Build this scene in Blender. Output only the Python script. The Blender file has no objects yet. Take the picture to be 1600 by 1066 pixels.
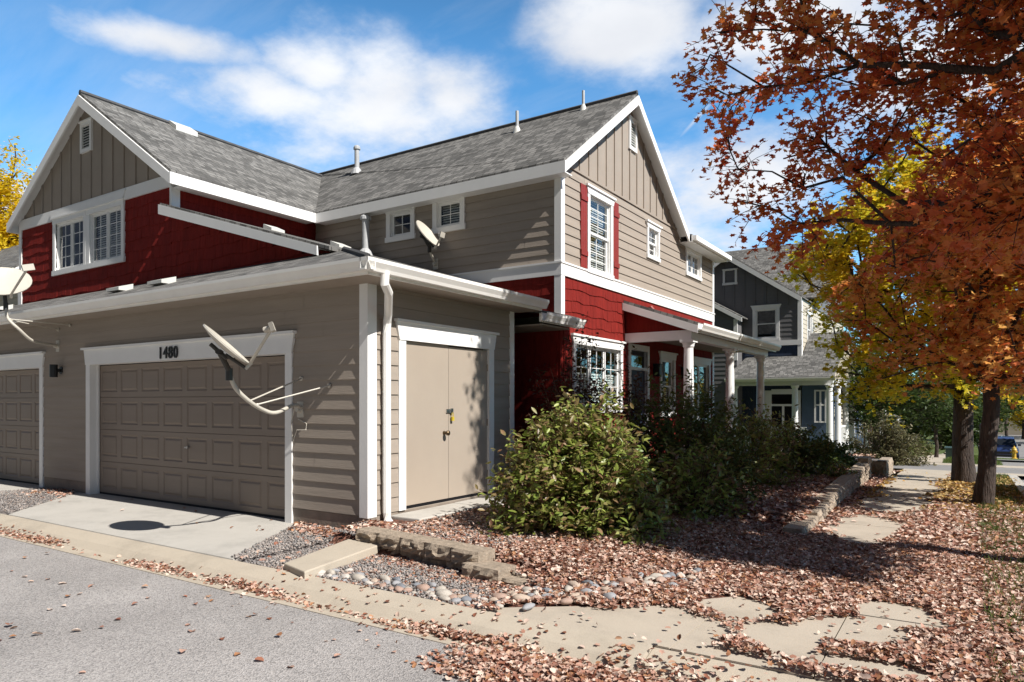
import bpy, math, random
import numpy as np
from mathutils import Vector, Matrix
random.seed(7); rng = np.random.default_rng(7)
S = bpy.context.scene; COL = S.collection
def lerp(a, b, t): return a + (b - a) * t
def clamp(t, a=0.0, b=1.0): return max(a, min(b, t))
def sm(t): t = clamp(t); return t * t * (3 - 2 * t)

# ------------------------------------------------------------------ materials
def new_mat(name):
    m = bpy.data.materials.new(name); m.use_nodes = True
    nt = m.node_tree; b = nt.nodes['Principled BSDF']
    return m, nt, b
def nd(nt, t, **kw):
    n = nt.nodes.new(t)
    for k, v in kw.items():
        if k in n.inputs: n.inputs[k].default_value = v
        else: setattr(n, k, v)
    return n
def ramp(nt, stops, fac, mode='LINEAR'):
    r = nt.nodes.new('ShaderNodeValToRGB'); r.color_ramp.interpolation = mode
    e = r.color_ramp.elements
    while len(e) < len(stops): e.new(0.5)
    for el, (p, c) in zip(e, stops): el.position = p; el.color = (*c, 1)
    nt.links.new(fac, r.inputs['Fac']); return r
def paint(name, col, rough=0.55, var=0.12, scale=3.0, bump=0.15, bscale=60.0, stretch=(1, 1, 1), spec=0.4, bdist=0.01):
    m, nt, b = new_mat(name)
    tc = nd(nt, 'ShaderNodeTexCoord'); mp = nd(nt, 'ShaderNodeMapping'); mp.inputs['Scale'].default_value = stretch
    nt.links.new(tc.outputs['Object'], mp.inputs['Vector'])
    n = nd(nt, 'ShaderNodeTexNoise', Scale=scale, Detail=6.0, Roughness=0.65); nt.links.new(mp.outputs['Vector'], n.inputs['Vector'])
    lo = tuple(c * (1 - var) for c in col); hi = tuple(min(1, c * (1 + var)) for c in col)
    r = ramp(nt, [(0.3, lo), (0.7, hi)], n.outputs['Fac']); nt.links.new(r.outputs['Color'], b.inputs['Base Color'])
    n2 = nd(nt, 'ShaderNodeTexNoise', Scale=bscale, Detail=4.0); nt.links.new(mp.outputs['Vector'], n2.inputs['Vector'])
    bp = nd(nt, 'ShaderNodeBump', Strength=bump, Distance=bdist); nt.links.new(n2.outputs['Fac'], bp.inputs['Height'])
    nt.links.new(bp.outputs['Normal'], b.inputs['Normal'])
    b.inputs['Roughness'].default_value = rough; b.inputs['Specular IOR Level'].default_value = spec
    return m
def speckle(name, cols, scale=120.0, rough=0.9, big=0.15, bump=0.6, dist=0.01, bigscale=0.7):
    """fine grained mineral ground: several grain colours, large soft blotches"""
    m, nt, b = new_mat(name)
    tc = nd(nt, 'ShaderNodeTexCoord')
    v = nd(nt, 'ShaderNodeTexVoronoi', Scale=scale); nt.links.new(tc.outputs['Object'], v.inputs['Vector'])
    sep = nd(nt, 'ShaderNodeSeparateColor'); nt.links.new(v.outputs['Color'], sep.inputs['Color'])
    st = [(i / max(1, len(cols) - 1), c) for i, c in enumerate(cols)]
    r = ramp(nt, st, sep.outputs['Red'])
    n = nd(nt, 'ShaderNodeTexNoise', Scale=bigscale, Detail=8.0, Roughness=0.6); nt.links.new(tc.outputs['Object'], n.inputs['Vector'])
    r2 = ramp(nt, [(0.22, (1.12, .98, .82)), (0.34, (1 - big,) * 3), (0.7, (1 + big * 0.6,) * 3)], n.outputs['Fac'])
    mx = nd(nt, 'ShaderNodeMix', data_type='RGBA', blend_type='MULTIPLY'); mx.inputs['Factor'].default_value = 1
    nt.links.new(r.outputs['Color'], mx.inputs['A']); nt.links.new(r2.outputs['Color'], mx.inputs['B'])
    nt.links.new(mx.outputs['Result'], b.inputs['Base Color'])
    bp = nd(nt, 'ShaderNodeBump', Strength=bump, Distance=dist); nt.links.new(v.outputs['Distance'], bp.inputs['Height'])
    nt.links.new(bp.outputs['Normal'], b.inputs['Normal'])
    b.inputs['Roughness'].default_value = rough; b.inputs['Specular IOR Level'].default_value = 0.25
    return m
def shingle_mat(name, c1, c2, joint_shadow):
    m, nt, b = new_mat(name)
    uv = nd(nt, 'ShaderNodeUVMap')
    n0 = nd(nt, 'ShaderNodeTexNoise', Scale=5.0, Detail=2.0); nt.links.new(uv.outputs['UV'], n0.inputs['Vector'])
    br = nd(nt, 'ShaderNodeTexBrick', offset=0.37, offset_frequency=3, squash=0.6, squash_frequency=2)
    for k, v in (('Scale', 1.0), ('Mortar Size', 0.011), ('Mortar Smooth', 0.3), ('Bias', 0.0), ('Brick Width', 0.23), ('Row Height', 0.14)): br.inputs[k].default_value = v
    br.inputs['Color1'].default_value = (*c1, 1); br.inputs['Color2'].default_value = (*c2, 1); br.inputs['Mortar'].default_value = (*joint_shadow, 1)  # dark lines paint shadow between shingle courses, and mark the tab joints
    nt.links.new(uv.outputs['UV'], br.inputs['Vector'])
    n = nd(nt, 'ShaderNodeTexNoise', Scale=140.0, Detail=2.0); nt.links.new(uv.outputs['UV'], n.inputs['Vector'])
    n3 = nd(nt, 'ShaderNodeTexNoise', Scale=1.3, Detail=5.0); nt.links.new(uv.outputs['UV'], n3.inputs['Vector'])
    r = ramp(nt, [(0.3, (0.72,) * 3), (0.7, (1.25,) * 3)], n.outputs['Fac'])
    r3 = ramp(nt, [(0.3, (0.82,) * 3), (0.7, (1.12,) * 3)], n3.outputs['Fac'])
    mx = nd(nt, 'ShaderNodeMix', data_type='RGBA', blend_type='MULTIPLY'); mx.inputs['Factor'].default_value = 1
    mx2 = nd(nt, 'ShaderNodeMix', data_type='RGBA', blend_type='MULTIPLY'); mx2.inputs['Factor'].default_value = 1
    nt.links.new(br.outputs['Color'], mx.inputs['A']); nt.links.new(r.outputs['Color'], mx.inputs['B'])
    nt.links.new(mx.outputs['Result'], mx2.inputs['A']); nt.links.new(r3.outputs['Color'], mx2.inputs['B'])
    nt.links.new(mx2.outputs['Result'], b.inputs['Base Color'])
    bp = nd(nt, 'ShaderNodeBump', Strength=0.7, Distance=0.02); nt.links.new(br.outputs['Color'], bp.inputs['Height'])
    nt.links.new(bp.outputs['Normal'], b.inputs['Normal'])
    b.inputs['Roughness'].default_value = 0.95; b.inputs['Specular IOR Level'].default_value = 0.2
    return m
def leaf_mat(name, cols, trans=0.35, nscale=0.9, pos=0.5, rough=0.5, spec=0.3):
    """per-leaf random hue mixed with clump-scale noise; thin and partly translucent"""
    m, nt, b = new_mat(name)
    out = nt.nodes['Material Output']
    geo = nd(nt, 'ShaderNodeNewGeometry'); tc = nd(nt, 'ShaderNodeTexCoord')
    n = nd(nt, 'ShaderNodeTexNoise', Scale=nscale, Detail=3.0); nt.links.new(tc.outputs['Object'], n.inputs['Vector'])
    mr = nd(nt, 'ShaderNodeMapRange'); mr.inputs['From Min'].default_value = 0.3; mr.inputs['From Max'].default_value = 0.7
    nt.links.new(n.outputs['Fac'], mr.inputs['Value'])
    mx = nd(nt, 'ShaderNodeMix', data_type='FLOAT'); mx.inputs['Factor'].default_value = pos
    nt.links.new(geo.outputs['Random Per Island'], mx.inputs['A']); nt.links.new(mr.outputs['Result'], mx.inputs['B'])
    k = len(cols) - 1
    r = ramp(nt, [(i / k, c) for i, c in enumerate(cols)], mx.outputs['Result'])
    nt.links.new(r.outputs['Color'], b.inputs['Base Color'])
    b.inputs['Roughness'].default_value = rough; b.inputs['Specular IOR Level'].default_value = spec
    if trans > 0:
        t = nd(nt, 'ShaderNodeBsdfTranslucent'); nt.links.new(r.outputs['Color'], t.inputs['Color'])
        ms = nd(nt, 'ShaderNodeMixShader'); ms.inputs['Fac'].default_value = trans
        nt.links.new(b.outputs['BSDF'], ms.inputs[1]); nt.links.new(t.outputs['BSDF'], ms.inputs[2])
        nt.links.new(ms.outputs['Shader'], out.inputs['Surface'])
    return m
def plain(name, col, rough=0.5, metal=0.0, spec=0.5, coat=0.0):
    m, nt, b = new_mat(name)
    b.inputs['Base Color'].default_value = (*col, 1); b.inputs['Roughness'].default_value = rough
    b.inputs['Metallic'].default_value = metal; b.inputs['Specular IOR Level'].default_value = spec
    b.inputs['Coat Weight'].default_value = coat
    return m
def glass_mat(name, ior=1.9):
    m, nt, b = new_mat(name); out = nt.nodes['Material Output']
    tr = nd(nt, 'ShaderNodeBsdfTransparent'); tr.inputs['Color'].default_value = (0.82, 0.86, 0.86, 1)
    gl = nd(nt, 'ShaderNodeBsdfGlossy'); gl.inputs['Roughness'].default_value = 0.02
    lw = nd(nt, 'ShaderNodeLayerWeight', Blend=0.5); pw = nd(nt, 'ShaderNodeMath', operation='POWER'); pw.inputs[1].default_value = 4.0; nt.links.new(lw.outputs['Facing'], pw.inputs[0]); fr = nd(nt, 'ShaderNodeMath', operation='MULTIPLY_ADD'); fr.inputs[1].default_value = .85; fr.inputs[2].default_value = .1; nt.links.new(pw.outputs[0], fr.inputs[0])
    ms = nd(nt, 'ShaderNodeMixShader'); nt.links.new(fr.outputs[0], ms.inputs['Fac'])
    nt.links.new(tr.outputs['BSDF'], ms.inputs[1]); nt.links.new(gl.outputs['BSDF'], ms.inputs[2])
    nt.links.new(ms.outputs['Shader'], out.inputs['Surface']); return m

M = {}
M['taupe'] = paint('taupe_siding_paint', (0.325, 0.28, 0.237), 0.75, 0.1, 2.0, 0.25, 25, (0.25, 0.25, 5), spec=0.15)
M['taupe_flat'] = paint('taupe_panel_paint', (0.325, 0.28, 0.237), 0.75, 0.06, 2.0, 0.08, 40, spec=0.15)
M['door_taupe'] = paint('taupe_door_paint', (0.36, 0.305, 0.25), 0.5, 0.04, 1.2, 0.05, 60)
M['garage_taupe'] = paint('garage_door_paint', (0.235, 0.19, 0.155), 0.5, 0.06, 1.5, 0.15, 60, (0.3, 1, 4))
M['red'] = paint('barn_red_shingle_paint', (0.185, 0.016, 0.012), 0.8, 0.25, 4.0, 0.4, 20, (4, 4, 0.6), spec=0.15)
M['redflat'] = paint('red_shutter_paint', (0.24, 0.028, 0.022), 0.55, 0.1, 3.0, 0.1, 40)
M['white'] = paint('white_trim_paint', (0.8, 0.8, 0.79), 0.5, 0.03, 3.0, 0.06, 40)
M['gutter'] = paint('white_gutter_enamel', (0.8, 0.79, 0.76), 0.35, 0.05, 2.0, 0.03, 30)
M['found'] = paint('painted_foundation', (0.24, 0.2, 0.165), 0.85, 0.2, 4.0, 0.5, 25)
M['roof'] = shingle_mat('grey_roof_shingles', (0.09, 0.089, 0.086), (0.225, 0.22, 0.21), (0.07, 0.068, 0.065))
M['ridge'] = paint('ridge_cap_shingle', (0.075, 0.075, 0.078), 0.95, 0.25, 8, 0.5, 60)
M['metal'] = paint('galvanised_pipe', (0.42, 0.43, 0.44), 0.45, 0.15, 6, 0.05, 30)
M['ventpl'] = paint('pale_vent_plastic', (0.6, 0.6, 0.57), 0.5, 0.08, 5, 0.05, 30)
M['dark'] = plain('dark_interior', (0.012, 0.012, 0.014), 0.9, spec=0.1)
M['black'] = plain('black_enamel', (0.012, 0.012, 0.013), 0.45)
M['iron'] = plain('dark_bracket_metal', (0.05, 0.048, 0.045), 0.5, 0.4)
M['brass'] = plain('aged_bronze', (0.12, 0.085, 0.05), 0.35, 0.8)
M['steel'] = plain('bright_steel', (0.55, 0.55, 0.55), 0.3, 1.0)
M['padlock'] = plain('yellow_padlock_shell', (0.5, 0.38, 0.03), 0.4)
M['dish'] = paint('beige_dish_enamel', (0.5, 0.47, 0.41), 0.45, 0.06, 4, 0.03, 40)
M['blind'] = paint('white_window_blind', (0.62, 0.62, 0.6), 0.6, 0.05, 3, 0.02, 30)
M['glass'] = glass_mat('window_glass')
M['asphalt'] = speckle('asphalt', [(0.21, 0.2, 0.196), (0.33, 0.312, 0.302), (0.44, 0.415, 0.4), (0.27, 0.257, 0.25)], 95, 0.95, 0.2, 0.7, 0.008)
M['asphalt2'] = speckle('street_asphalt', [(0.2, 0.195, 0.19), (0.26, 0.25, 0.245)], 60, 0.95, 0.1, 0.3, 0.005)
M['gravelbed'] = speckle('gravel_floor', [(0.1, 0.09, 0.085), (0.24, 0.22, 0.21), (0.33, 0.28, 0.26), (0.17, 0.16, 0.16)], 45, 0.95, 0.2, 1.0, 0.02)
M['soil'] = speckle('leaf_mulch', [(0.06, 0.03, 0.02), (0.14, 0.06, 0.04), (0.22, 0.1, 0.07), (0.1, 0.055, 0.04)], 30, 0.95, 0.25, 1.0, 0.02)
M['grass'] = speckle('grass_ground', [(0.05, 0.075, 0.02), (0.085, 0.12, 0.03), (0.12, 0.14, 0.04)], 50, 0.9, 0.25, 0.8, 0.02)
def concrete(name, col):
    m, nt, b = new_mat(name)
    tc = nd(nt, 'ShaderNodeTexCoord')
    n = nd(nt, 'ShaderNodeTexNoise', Scale=1.6, Detail=9.0, Roughness=0.7); nt.links.new(tc.outputs['Object'], n.inputs['Vector'])
    r = ramp(nt, [(0.25, tuple(c * 0.76 for c in col)), (0.5, col), (0.8, tuple(c * 1.1 for c in col))], n.outputs['Fac'])
    n2 = nd(nt, 'ShaderNodeTexNoise', Scale=170.0, Detail=3.0); nt.links.new(tc.outputs['Object'], n2.inputs['Vector'])
    r2 = ramp(nt, [(0.25, (0.82,) * 3), (0.6, (1.06,) * 3)], n2.outputs['Fac'])
    mx = nd(nt, 'ShaderNodeMix', data_type='RGBA', blend_type='MULTIPLY'); mx.inputs['Factor'].default_value = 1
    nt.links.new(r.outputs['Color'], mx.inputs['A']); nt.links.new(r2.outputs['Color'], mx.inputs['B'])
    nt.links.new(mx.outputs['Result'], b.inputs['Base Color'])
    bp = nd(nt, 'ShaderNodeBump', Strength=0.35, Distance=0.006); nt.links.new(n2.outputs['Fac'], bp.inputs['Height']); nt.links.new(bp.outputs['Normal'], b.inputs['Normal'])
    b.inputs['Roughness'].default_value = 0.9; b.inputs['Specular IOR Level'].default_value = 0.25
    return m
M['conc'] = concrete('driveway_concrete', (0.44, 0.42, 0.385))
M['conc_warm'] = concrete('kerb_concrete', (0.44, 0.385, 0.31))
M['walk'] = concrete('sidewalk_concrete', (0.43, 0.375, 0.305))
def rockface(name, col):
    m, nt, b = new_mat(name)
    tc = nd(nt, 'ShaderNodeTexCoord')
    n = nd(nt, 'ShaderNodeTexNoise', Scale=14.0, Detail=8.0, Roughness=0.7); nt.links.new(tc.outputs['Object'], n.inputs['Vector'])
    r = ramp(nt, [(0.3, tuple(c * 0.6 for c in col)), (0.7, tuple(c * 1.25 for c in col))], n.outputs['Fac'])
    nt.links.new(r.outputs['Color'], b.inputs['Base Color'])
    bp = nd(nt, 'ShaderNodeBump', Strength=1.0, Distance=0.03); nt.links.new(n.outputs['Fac'], bp.inputs['Height']); nt.links.new(bp.outputs['Normal'], b.inputs['Normal'])
    b.inputs['Roughness'].default_value = 0.95; return m
M['block'] = rockface('split_face_block', (0.36, 0.29, 0.22))
M['bark'] = paint('rough_bark', (0.062, 0.046, 0.038), 0.95, 0.55, 5.0, 1.0, 13, (3, 3, 0.55), bdist=0.06)
M['twig'] = paint('shrub_twig', (0.09, 0.05, 0.035), 0.9, 0.3, 6, 0.4, 20)
RC = [(0.42, 0.38, 0.33), (0.3, 0.3, 0.31), (0.36, 0.25, 0.2), (0.5, 0.46, 0.42), (0.19, 0.2, 0.22), (0.43, 0.34, 0.27)]
for i, c in enumerate(RC): M['rock%d' % i] = paint('river_rock_stone', c, 0.75, 0.18, 9, 0.3, 30)
M['gravel'] = leaf_mat('gravel_stones', [(0.12, 0.115, 0.115), (0.22, 0.21, 0.205), (0.32, 0.27, 0.24), (0.2, 0.19, 0.19), (0.42, 0.38, 0.35), (0.26, 0.2, 0.17)], 0, 2.0, 0.0, 0.9)
M['fallen'] = leaf_mat('dry_fallen_leaves', [(0.12, 0.042, 0.026), (0.29, 0.115, 0.068), (0.52, 0.335, 0.26), (0.2, 0.07, 0.042), (0.63, 0.47, 0.385), (0.68, 0.55, 0.465), (0.4, 0.2, 0.1), (0.16, 0.055, 0.034)], 0.12, 0.8, 0.15, 0.6)
M['fallen_gold'] = leaf_mat('dry_gold_leaves', [(0.3, 0.13, 0.04), (0.44, 0.27, 0.07), (0.5, 0.36, 0.16), (0.24, 0.16, 0.04)], 0.12, 0.8, 0.2, 0.6)
M['maple_red'] = leaf_mat('red_maple_leaf', [(0.48, 0.08, 0.03), (0.66, 0.19, 0.05), (0.74, 0.32, 0.08), (0.78, 0.46, 0.13), (0.62, 0.15, 0.05), (0.74, 0.44, 0.22)], 0.52, 0.7, 0.5, 0.4, 0.55)
M['maple_dark'] = leaf_mat('dark_red_maple_leaf', [(0.36, 0.045, 0.028), (0.56, 0.105, 0.04), (0.66, 0.18, 0.05), (0.7, 0.3, 0.07), (0.5, 0.08, 0.035)], 0.55, 0.6, 0.5, 0.4, 0.55)
M['maple_gold'] = leaf_mat('gold_green_maple_leaf', [(0.24, 0.27, 0.02), (0.52, 0.46, 0.03), (0.72, 0.56, 0.03), (0.72, 0.46, 0.03), (0.44, 0.38, 0.03)], 0.52, 0.6, 0.55)
M['leaf_green'] = leaf_mat('green_tree_leaf', [(0.03, 0.055, 0.012), (0.055, 0.09, 0.02), (0.09, 0.12, 0.025)], 0.35, 0.7, 0.5)
M['leaf_yellow'] = leaf_mat('bright_yellow_leaf', [(0.7, 0.5, 0.02), (0.8, 0.6, 0.03), (0.62, 0.46, 0.02)], 0.5, 0.7, 0.5)
M['dogwood'] = leaf_mat('dogwood_leaf', [(0.09, 0.15, 0.025), (0.22, 0.31, 0.05), (0.16, 0.07, 0.045), (0.38, 0.44, 0.1), (0.17, 0.24, 0.04), (0.32, 0.19, 0.11), (0.2, 0.27, 0.05), (0.5, 0.47, 0.18)], 0.35, 1.6, 0.4, 0.4, 0.5)
M['shrub_green'] = leaf_mat('shrub_leaf_green', [(0.03, 0.055, 0.014), (0.08, 0.11, 0.025), (0.14, 0.15, 0.04), (0.09, 0.06, 0.03)], 0.3, 1.2, 0.4)
M['shrub_purple'] = leaf_mat('shrub_leaf_purple', [(0.035, 0.012, 0.012), (0.08, 0.022, 0.018), (0.06, 0.045, 0.02), (0.13, 0.05, 0.03)], 0.25, 1.2, 0.4)
M['shrub_olive'] = leaf_mat('shrub_leaf_olive', [(0.07, 0.075, 0.03), (0.13, 0.12, 0.055), (0.19, 0.16, 0.08)], 0.25, 1.0, 0.4)
M['juniper'] = leaf_mat('juniper_sprig', [(0.03, 0.055, 0.012), (0.07, 0.11, 0.02), (0.11, 0.15, 0.03)], 0.2, 1.2, 0.4)
M['blade'] = leaf_mat('grass_blade', [(0.06, 0.10, 0.02), (0.10, 0.15, 0.03), (0.16, 0.17, 0.06)], 0.3, 1.0, 0.4)
M['navy'] = paint('navy_shingle_paint', (0.025, 0.04, 0.075), 0.6, 0.2, 4, 0.3, 20, (4, 4, 0.6))
M['bluegrey'] = paint('blue_siding_paint', (0.07, 0.11, 0.17), 0.6, 0.1, 3, 0.2, 20)
M['greige'] = paint('greige_siding_paint', (0.14, 0.138, 0.142), 0.6, 0.08, 2.0, 0.2, 25, (0.25, 0.25, 5))
M['cream'] = paint('cream_siding_paint', (0.5, 0.45, 0.36), 0.6, 0.08, 2.0, 0.2, 25, (0.25, 0.25, 5))
M['brick'] = paint('far_red_brick', (0.28, 0.12, 0.09), 0.85, 0.2, 6, 0.4, 30)
M['hydrant'] = paint('yellow_hydrant_enamel', (0.62, 0.40, 0.06), 0.4, 0.08, 5, 0.05, 30)
M['rubber'] = plain('tyre_rubber', (0.015, 0.015, 0.015), 0.85)
M['carglass'] = plain('car_window_glass', (0.015, 0.018, 0.022), 0.05, spec=0.8)
M['lens'] = plain('headlight_lens', (0.75, 0.77, 0.8), 0.1, spec=0.8)
M['boxgreen'] = paint('utility_box_paint', (0.05, 0.09, 0.09), 0.5, 0.1, 5, 0.05, 30)

# ------------------------------------------------------------------ helpers
ORG = {}
def tag(o, label=None, cat=None, group=None, kind=None):
    if label: o['label'] = label
    if cat: o['category'] = cat
    if group: o['group'] = group
    if kind: o['kind'] = kind
    return o
def link(name, me, parent=None, loc=(0, 0, 0)):
    o = bpy.data.objects.new(name, me); COL.objects.link(o); o.location = loc
    if parent is not None: o.parent = parent
    return o
def thing(name, loc, label, cat, group=None):
    o = bpy.data.objects.new(name, None); COL.objects.link(o); o.location = loc; o.empty_display_size = 0.2
    ORG[o.name] = Vector(loc); return tag(o, label, cat, group)
def origin(o):
    return ORG.get(o.name, Vector((0, 0, 0))) if o is not None else Vector((0, 0, 0))
class MB:
    def __init__(s): s.v = []; s.f = []; s.uv = None; s.smooth = False
    def face(s, pts):
        i = len(s.v); s.v.extend(tuple(p) for p in pts); s.f.append(tuple(range(i, i + len(pts))))
    def raw(s, vs, fs):
        i = len(s.v); s.v.extend(tuple(p) for p in vs); s.f.extend(tuple(i + k for k in f) for f in fs)
    def box(s, a, b):
        x0, y0, z0 = a; x1, y1, z1 = b
        s.raw([(x0, y0, z0), (x1, y0, z0), (x1, y1, z0), (x0, y1, z0), (x0, y0, z1), (x1, y0, z1), (x1, y1, z1), (x0, y1, z1)],
              [(0, 3, 2, 1), (4, 5, 6, 7), (0, 1, 5, 4), (1, 2, 6, 5), (2, 3, 7, 6), (3, 0, 4, 7)])
    def prism(s, poly, vec):
        n = len(poly); v = Vector(vec); P = [Vector(p) for p in poly]
        s.raw(P + [p + v for p in P], [tuple(range(n))[::-1], tuple(range(n, 2 * n))] + [(i, (i + 1) % n, n + (i + 1) % n, n + i) for i in range(n)])
    def tube(s, pts, rad, n=8, cap=True):
        pts = [Vector(p) for p in pts]; m = len(pts)
        if not hasattr(rad, '__len__'): rad = [rad] * m
        vs = []; ref = Vector((0.12, 0.33, 0.94))
        for i, p in enumerate(pts):
            d = (pts[min(i + 1, m - 1)] - pts[max(i - 1, 0)])
            d = d.normalized() if d.length > 1e-9 else Vector((0, 0, 1))
            a = d.cross(ref)
            if a.length < 0.05: a = d.cross(Vector((1, 0.2, 0)))
            a.normalize(); b = d.cross(a)
            for k in range(n):
                t = 2 * math.pi * k / n; vs.append(p + (a * math.cos(t) + b * math.sin(t)) * rad[i])
        fs = []
        for i in range(m - 1):
            for k in range(n):
                fs.append((i * n + k, i * n + (k + 1) % n, (i + 1) * n + (k + 1) % n, (i + 1) * n + k))
        if cap: fs += [tuple(range(n))[::-1], tuple(range((m - 1) * n, m * n))]
        s.raw(vs, fs)
    def lathe(s, c, prof, n=16):
        s.tube([(c[0], c[1], c[2] + z) for r, z in prof], [r for r, z in prof], n)
    def ubox(s, P, u0, u1, z0, z1, n0, n1):
        s.raw([P(u0, z0, n0), P(u1, z0, n0), P(u1, z0, n1), P(u0, z0, n1), P(u0, z1, n0), P(u1, z1, n0), P(u1, z1, n1), P(u0, z1, n1)],
              [(0, 3, 2, 1), (4, 5, 6, 7), (0, 1, 5, 4), (1, 2, 6, 5), (2, 3, 7, 6), (3, 0, 4, 7)])
    def build(s, name, mat, parent=None, loc=None, smooth=False, bevel=0.0):
        org = origin(parent) if parent is not None else Vector(loc or (0, 0, 0))
        me = bpy.data.meshes.new(name)
        me.from_pydata([(x - org.x, y - org.y, z - org.z) for x, y, z in s.v], [], s.f)
        if s.uv is not None:
            ul = me.uv_layers.new(name='UVMap'); ul.data.foreach_set('uv', np.array(s.uv, dtype=np.float32).ravel())
        me.materials.append(mat)
        if smooth or s.smooth: me.polygons.foreach_set('use_smooth', [True] * len(me.polygons))
        me.update()
        o = link(name, me, parent, (0, 0, 0) if parent is not None else org)
        ORG[o.name] = org
        if bevel > 0:
            bm_ = o.modifiers.new('Bevel', 'BEVEL'); bm_.width = bevel; bm_.segments = 2; bm_.limit_method = 'ANGLE'
        return o
def PX(c, s=1): return lambda u, z, n=0: (c + n * s, u, z)      # wall facing +X (s=1) / -X
def PY(c, s=-1): return lambda u, z, n=0: (u, c + n * s, z)     # wall facing -Y (s=-1) / +Y
def spans(u0, u1, ops):
    out = [(u0, u1)]
    for a, b in ops:
        nx = []
        for p, q in out:
            if b <= p or a >= q: nx.append((p, q))
            else:
                if a > p: nx.append((p, a))
                if b < q: nx.append((b, q))
        out = nx
    return out
def lap(mb, P, u0, u1, z0, z1, exp=0.18, ops=(), lim=None, proud=0.016):
    z = z0; R_ = random.Random(int(z0 * 100 + u0 * 37))
    while z < z1 - 1e-4:
        zt_ = min(z + exp, z1); jn = []; j = u0 + R_.uniform(.4, 3.6)
        while j < u1 - .3: jn.append((j, j + .005)); j += R_.choice([2.44, 3.66, 3.66])
        cuts = sorted({z, zt_} | {c for o in ops for c in (o[2], o[3]) if z < c < zt_})
        for a, b in zip(cuts[:-1], cuts[1:]):
            mid = (a + b) / 2
            oo = [(o[0], o[1]) for o in ops if o[2] < mid < o[3]] + jn
            la, lb = (lim(a), lim(b)) if lim else ((u0, u1), (u0, u1))
            na = proud * (1 - (a - z) / exp) + 0.002; nb = proud * (1 - (b - z) / exp) + 0.002
            for p, q in spans(u0, u1, oo):
                pa, qa, pb, qb = max(p, la[0]), min(q, la[1]), max(p, lb[0]), min(q, lb[1])
                if qa <= pa: continue
                if qb <= pb: pb = qb = (pb + qb) / 2
                mb.face([P(pa, a, na), P(qa, a, na), P(qb, b, nb), P(pb, b, nb)])
                if a == z: mb.face([P(pa, a, 0), P(qa, a, 0), P(qa, a, na), P(pa, a, na)])
        z = zt_
def shakes(mb, P, u0, u1, z0, z1, exp=0.19, ops=(), lim=None, seed=1):
    R_ = random.Random(seed); z = z0
    pat = [0, 0.008, 0.02, 0.034, 0.03, 0.012, 0.0, 0.022, 0.036, 0.028, 0.01]
    while z < z1 - 1e-3:
        zt_ = min(z + exp, z1); mid = (z + zt_) / 2
        l = lim(mid) if lim else (u0, u1); lo, hi = max(u0, l[0]), min(u1, l[1])
        cuts = sorted({z, zt_} | {c for o in ops for c in (o[2], o[3]) if z < c < zt_})
        u = lo; k = R_.randrange(11)
        while u < hi - 1e-4:
            v = min(u + R_.choice([0.10, 0.14, 0.17, 0.2]), hi); d = pat[k % 11] if z > z0 else 0; d2 = pat[(k + 1) % 11] if z > z0 else 0; k += 1
            pr = 0.018 + R_.uniform(-0.003, 0.003)
            for za, zb in zip(cuts[:-1], cuts[1:]):
                for a, b in spans(u + .0015, v - .0015, [(o[0], o[1]) for o in ops if o[2] < (za + zb) / 2 < o[3]]):
                    e1, e2 = (za - d, za - lerp(d, d2, .5)) if za == z else (za, za)
                    na = lerp(pr, .004, (za - z) / exp); nb = lerp(pr, .004, (zb - z) / exp)
                    mb.raw([P(a, e1, na), P(b, e2, na), P(b, zb, nb), P(a, zb, nb), P(a, e1, 0), P(b, e2, 0), P(b, zb, 0), P(a, zb, 0)],
                           [(0, 1, 2, 3), (0, 4, 5, 1), (0, 3, 7, 4), (1, 5, 6, 2)])
            u = v
        z = zt_
def backing(mb, P, u0, u1, z0, z1, ops=(), n=-0.004, lim=None, dz=0.2):
    """plain wall sheet behind the cladding, with the openings left out"""
    zs = sorted({z0, z1} | {c for o in ops for c in (o[2], o[3]) if z0 < c < z1})
    for a, b in zip(zs[:-1], zs[1:]):
        mid = (a + b) / 2; oo = [(o[0], o[1]) for o in ops if o[2] < mid < o[3]]
        la, lb = (lim(a), lim(b)) if lim else ((u0, u1), (u0, u1))
        for p, q in spans(u0, u1, oo):
            pa, qa, pb, qb = max(p, la[0]), min(q, la[1]), max(p, lb[0]), min(q, lb[1])
            if qa <= pa: continue
            if qb <= pb: pb = qb = (pb + qb) / 2
            mb.face([P(pa, a, n), P(qa, a, n), P(qb, b, n), P(pb, b, n)])
def battens(mb, P, poly_lim, u0, u1, z0, step=0.3, w=0.05, d=0.02, off=0.0):
    """poly_lim(u) gives the top height at u"""
    u = u0 + off
    while u < u1 - w:
        za, zb = poly_lim(u), poly_lim(u + w)
        if min(za, zb) > z0 + 0.02:
            mb.raw([P(u, z0, 0), P(u + w, z0, 0), P(u + w, z0, d), P(u, z0, d), P(u, za, 0), P(u + w, zb, 0), P(u + w, zb, d), P(u, za, d)],
                   [(0, 3, 2, 1), (4, 5, 6, 7), (0, 1, 5, 4), (1, 2, 6, 5), (2, 3, 7, 6), (3, 0, 4, 7)])
        u += step
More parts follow.
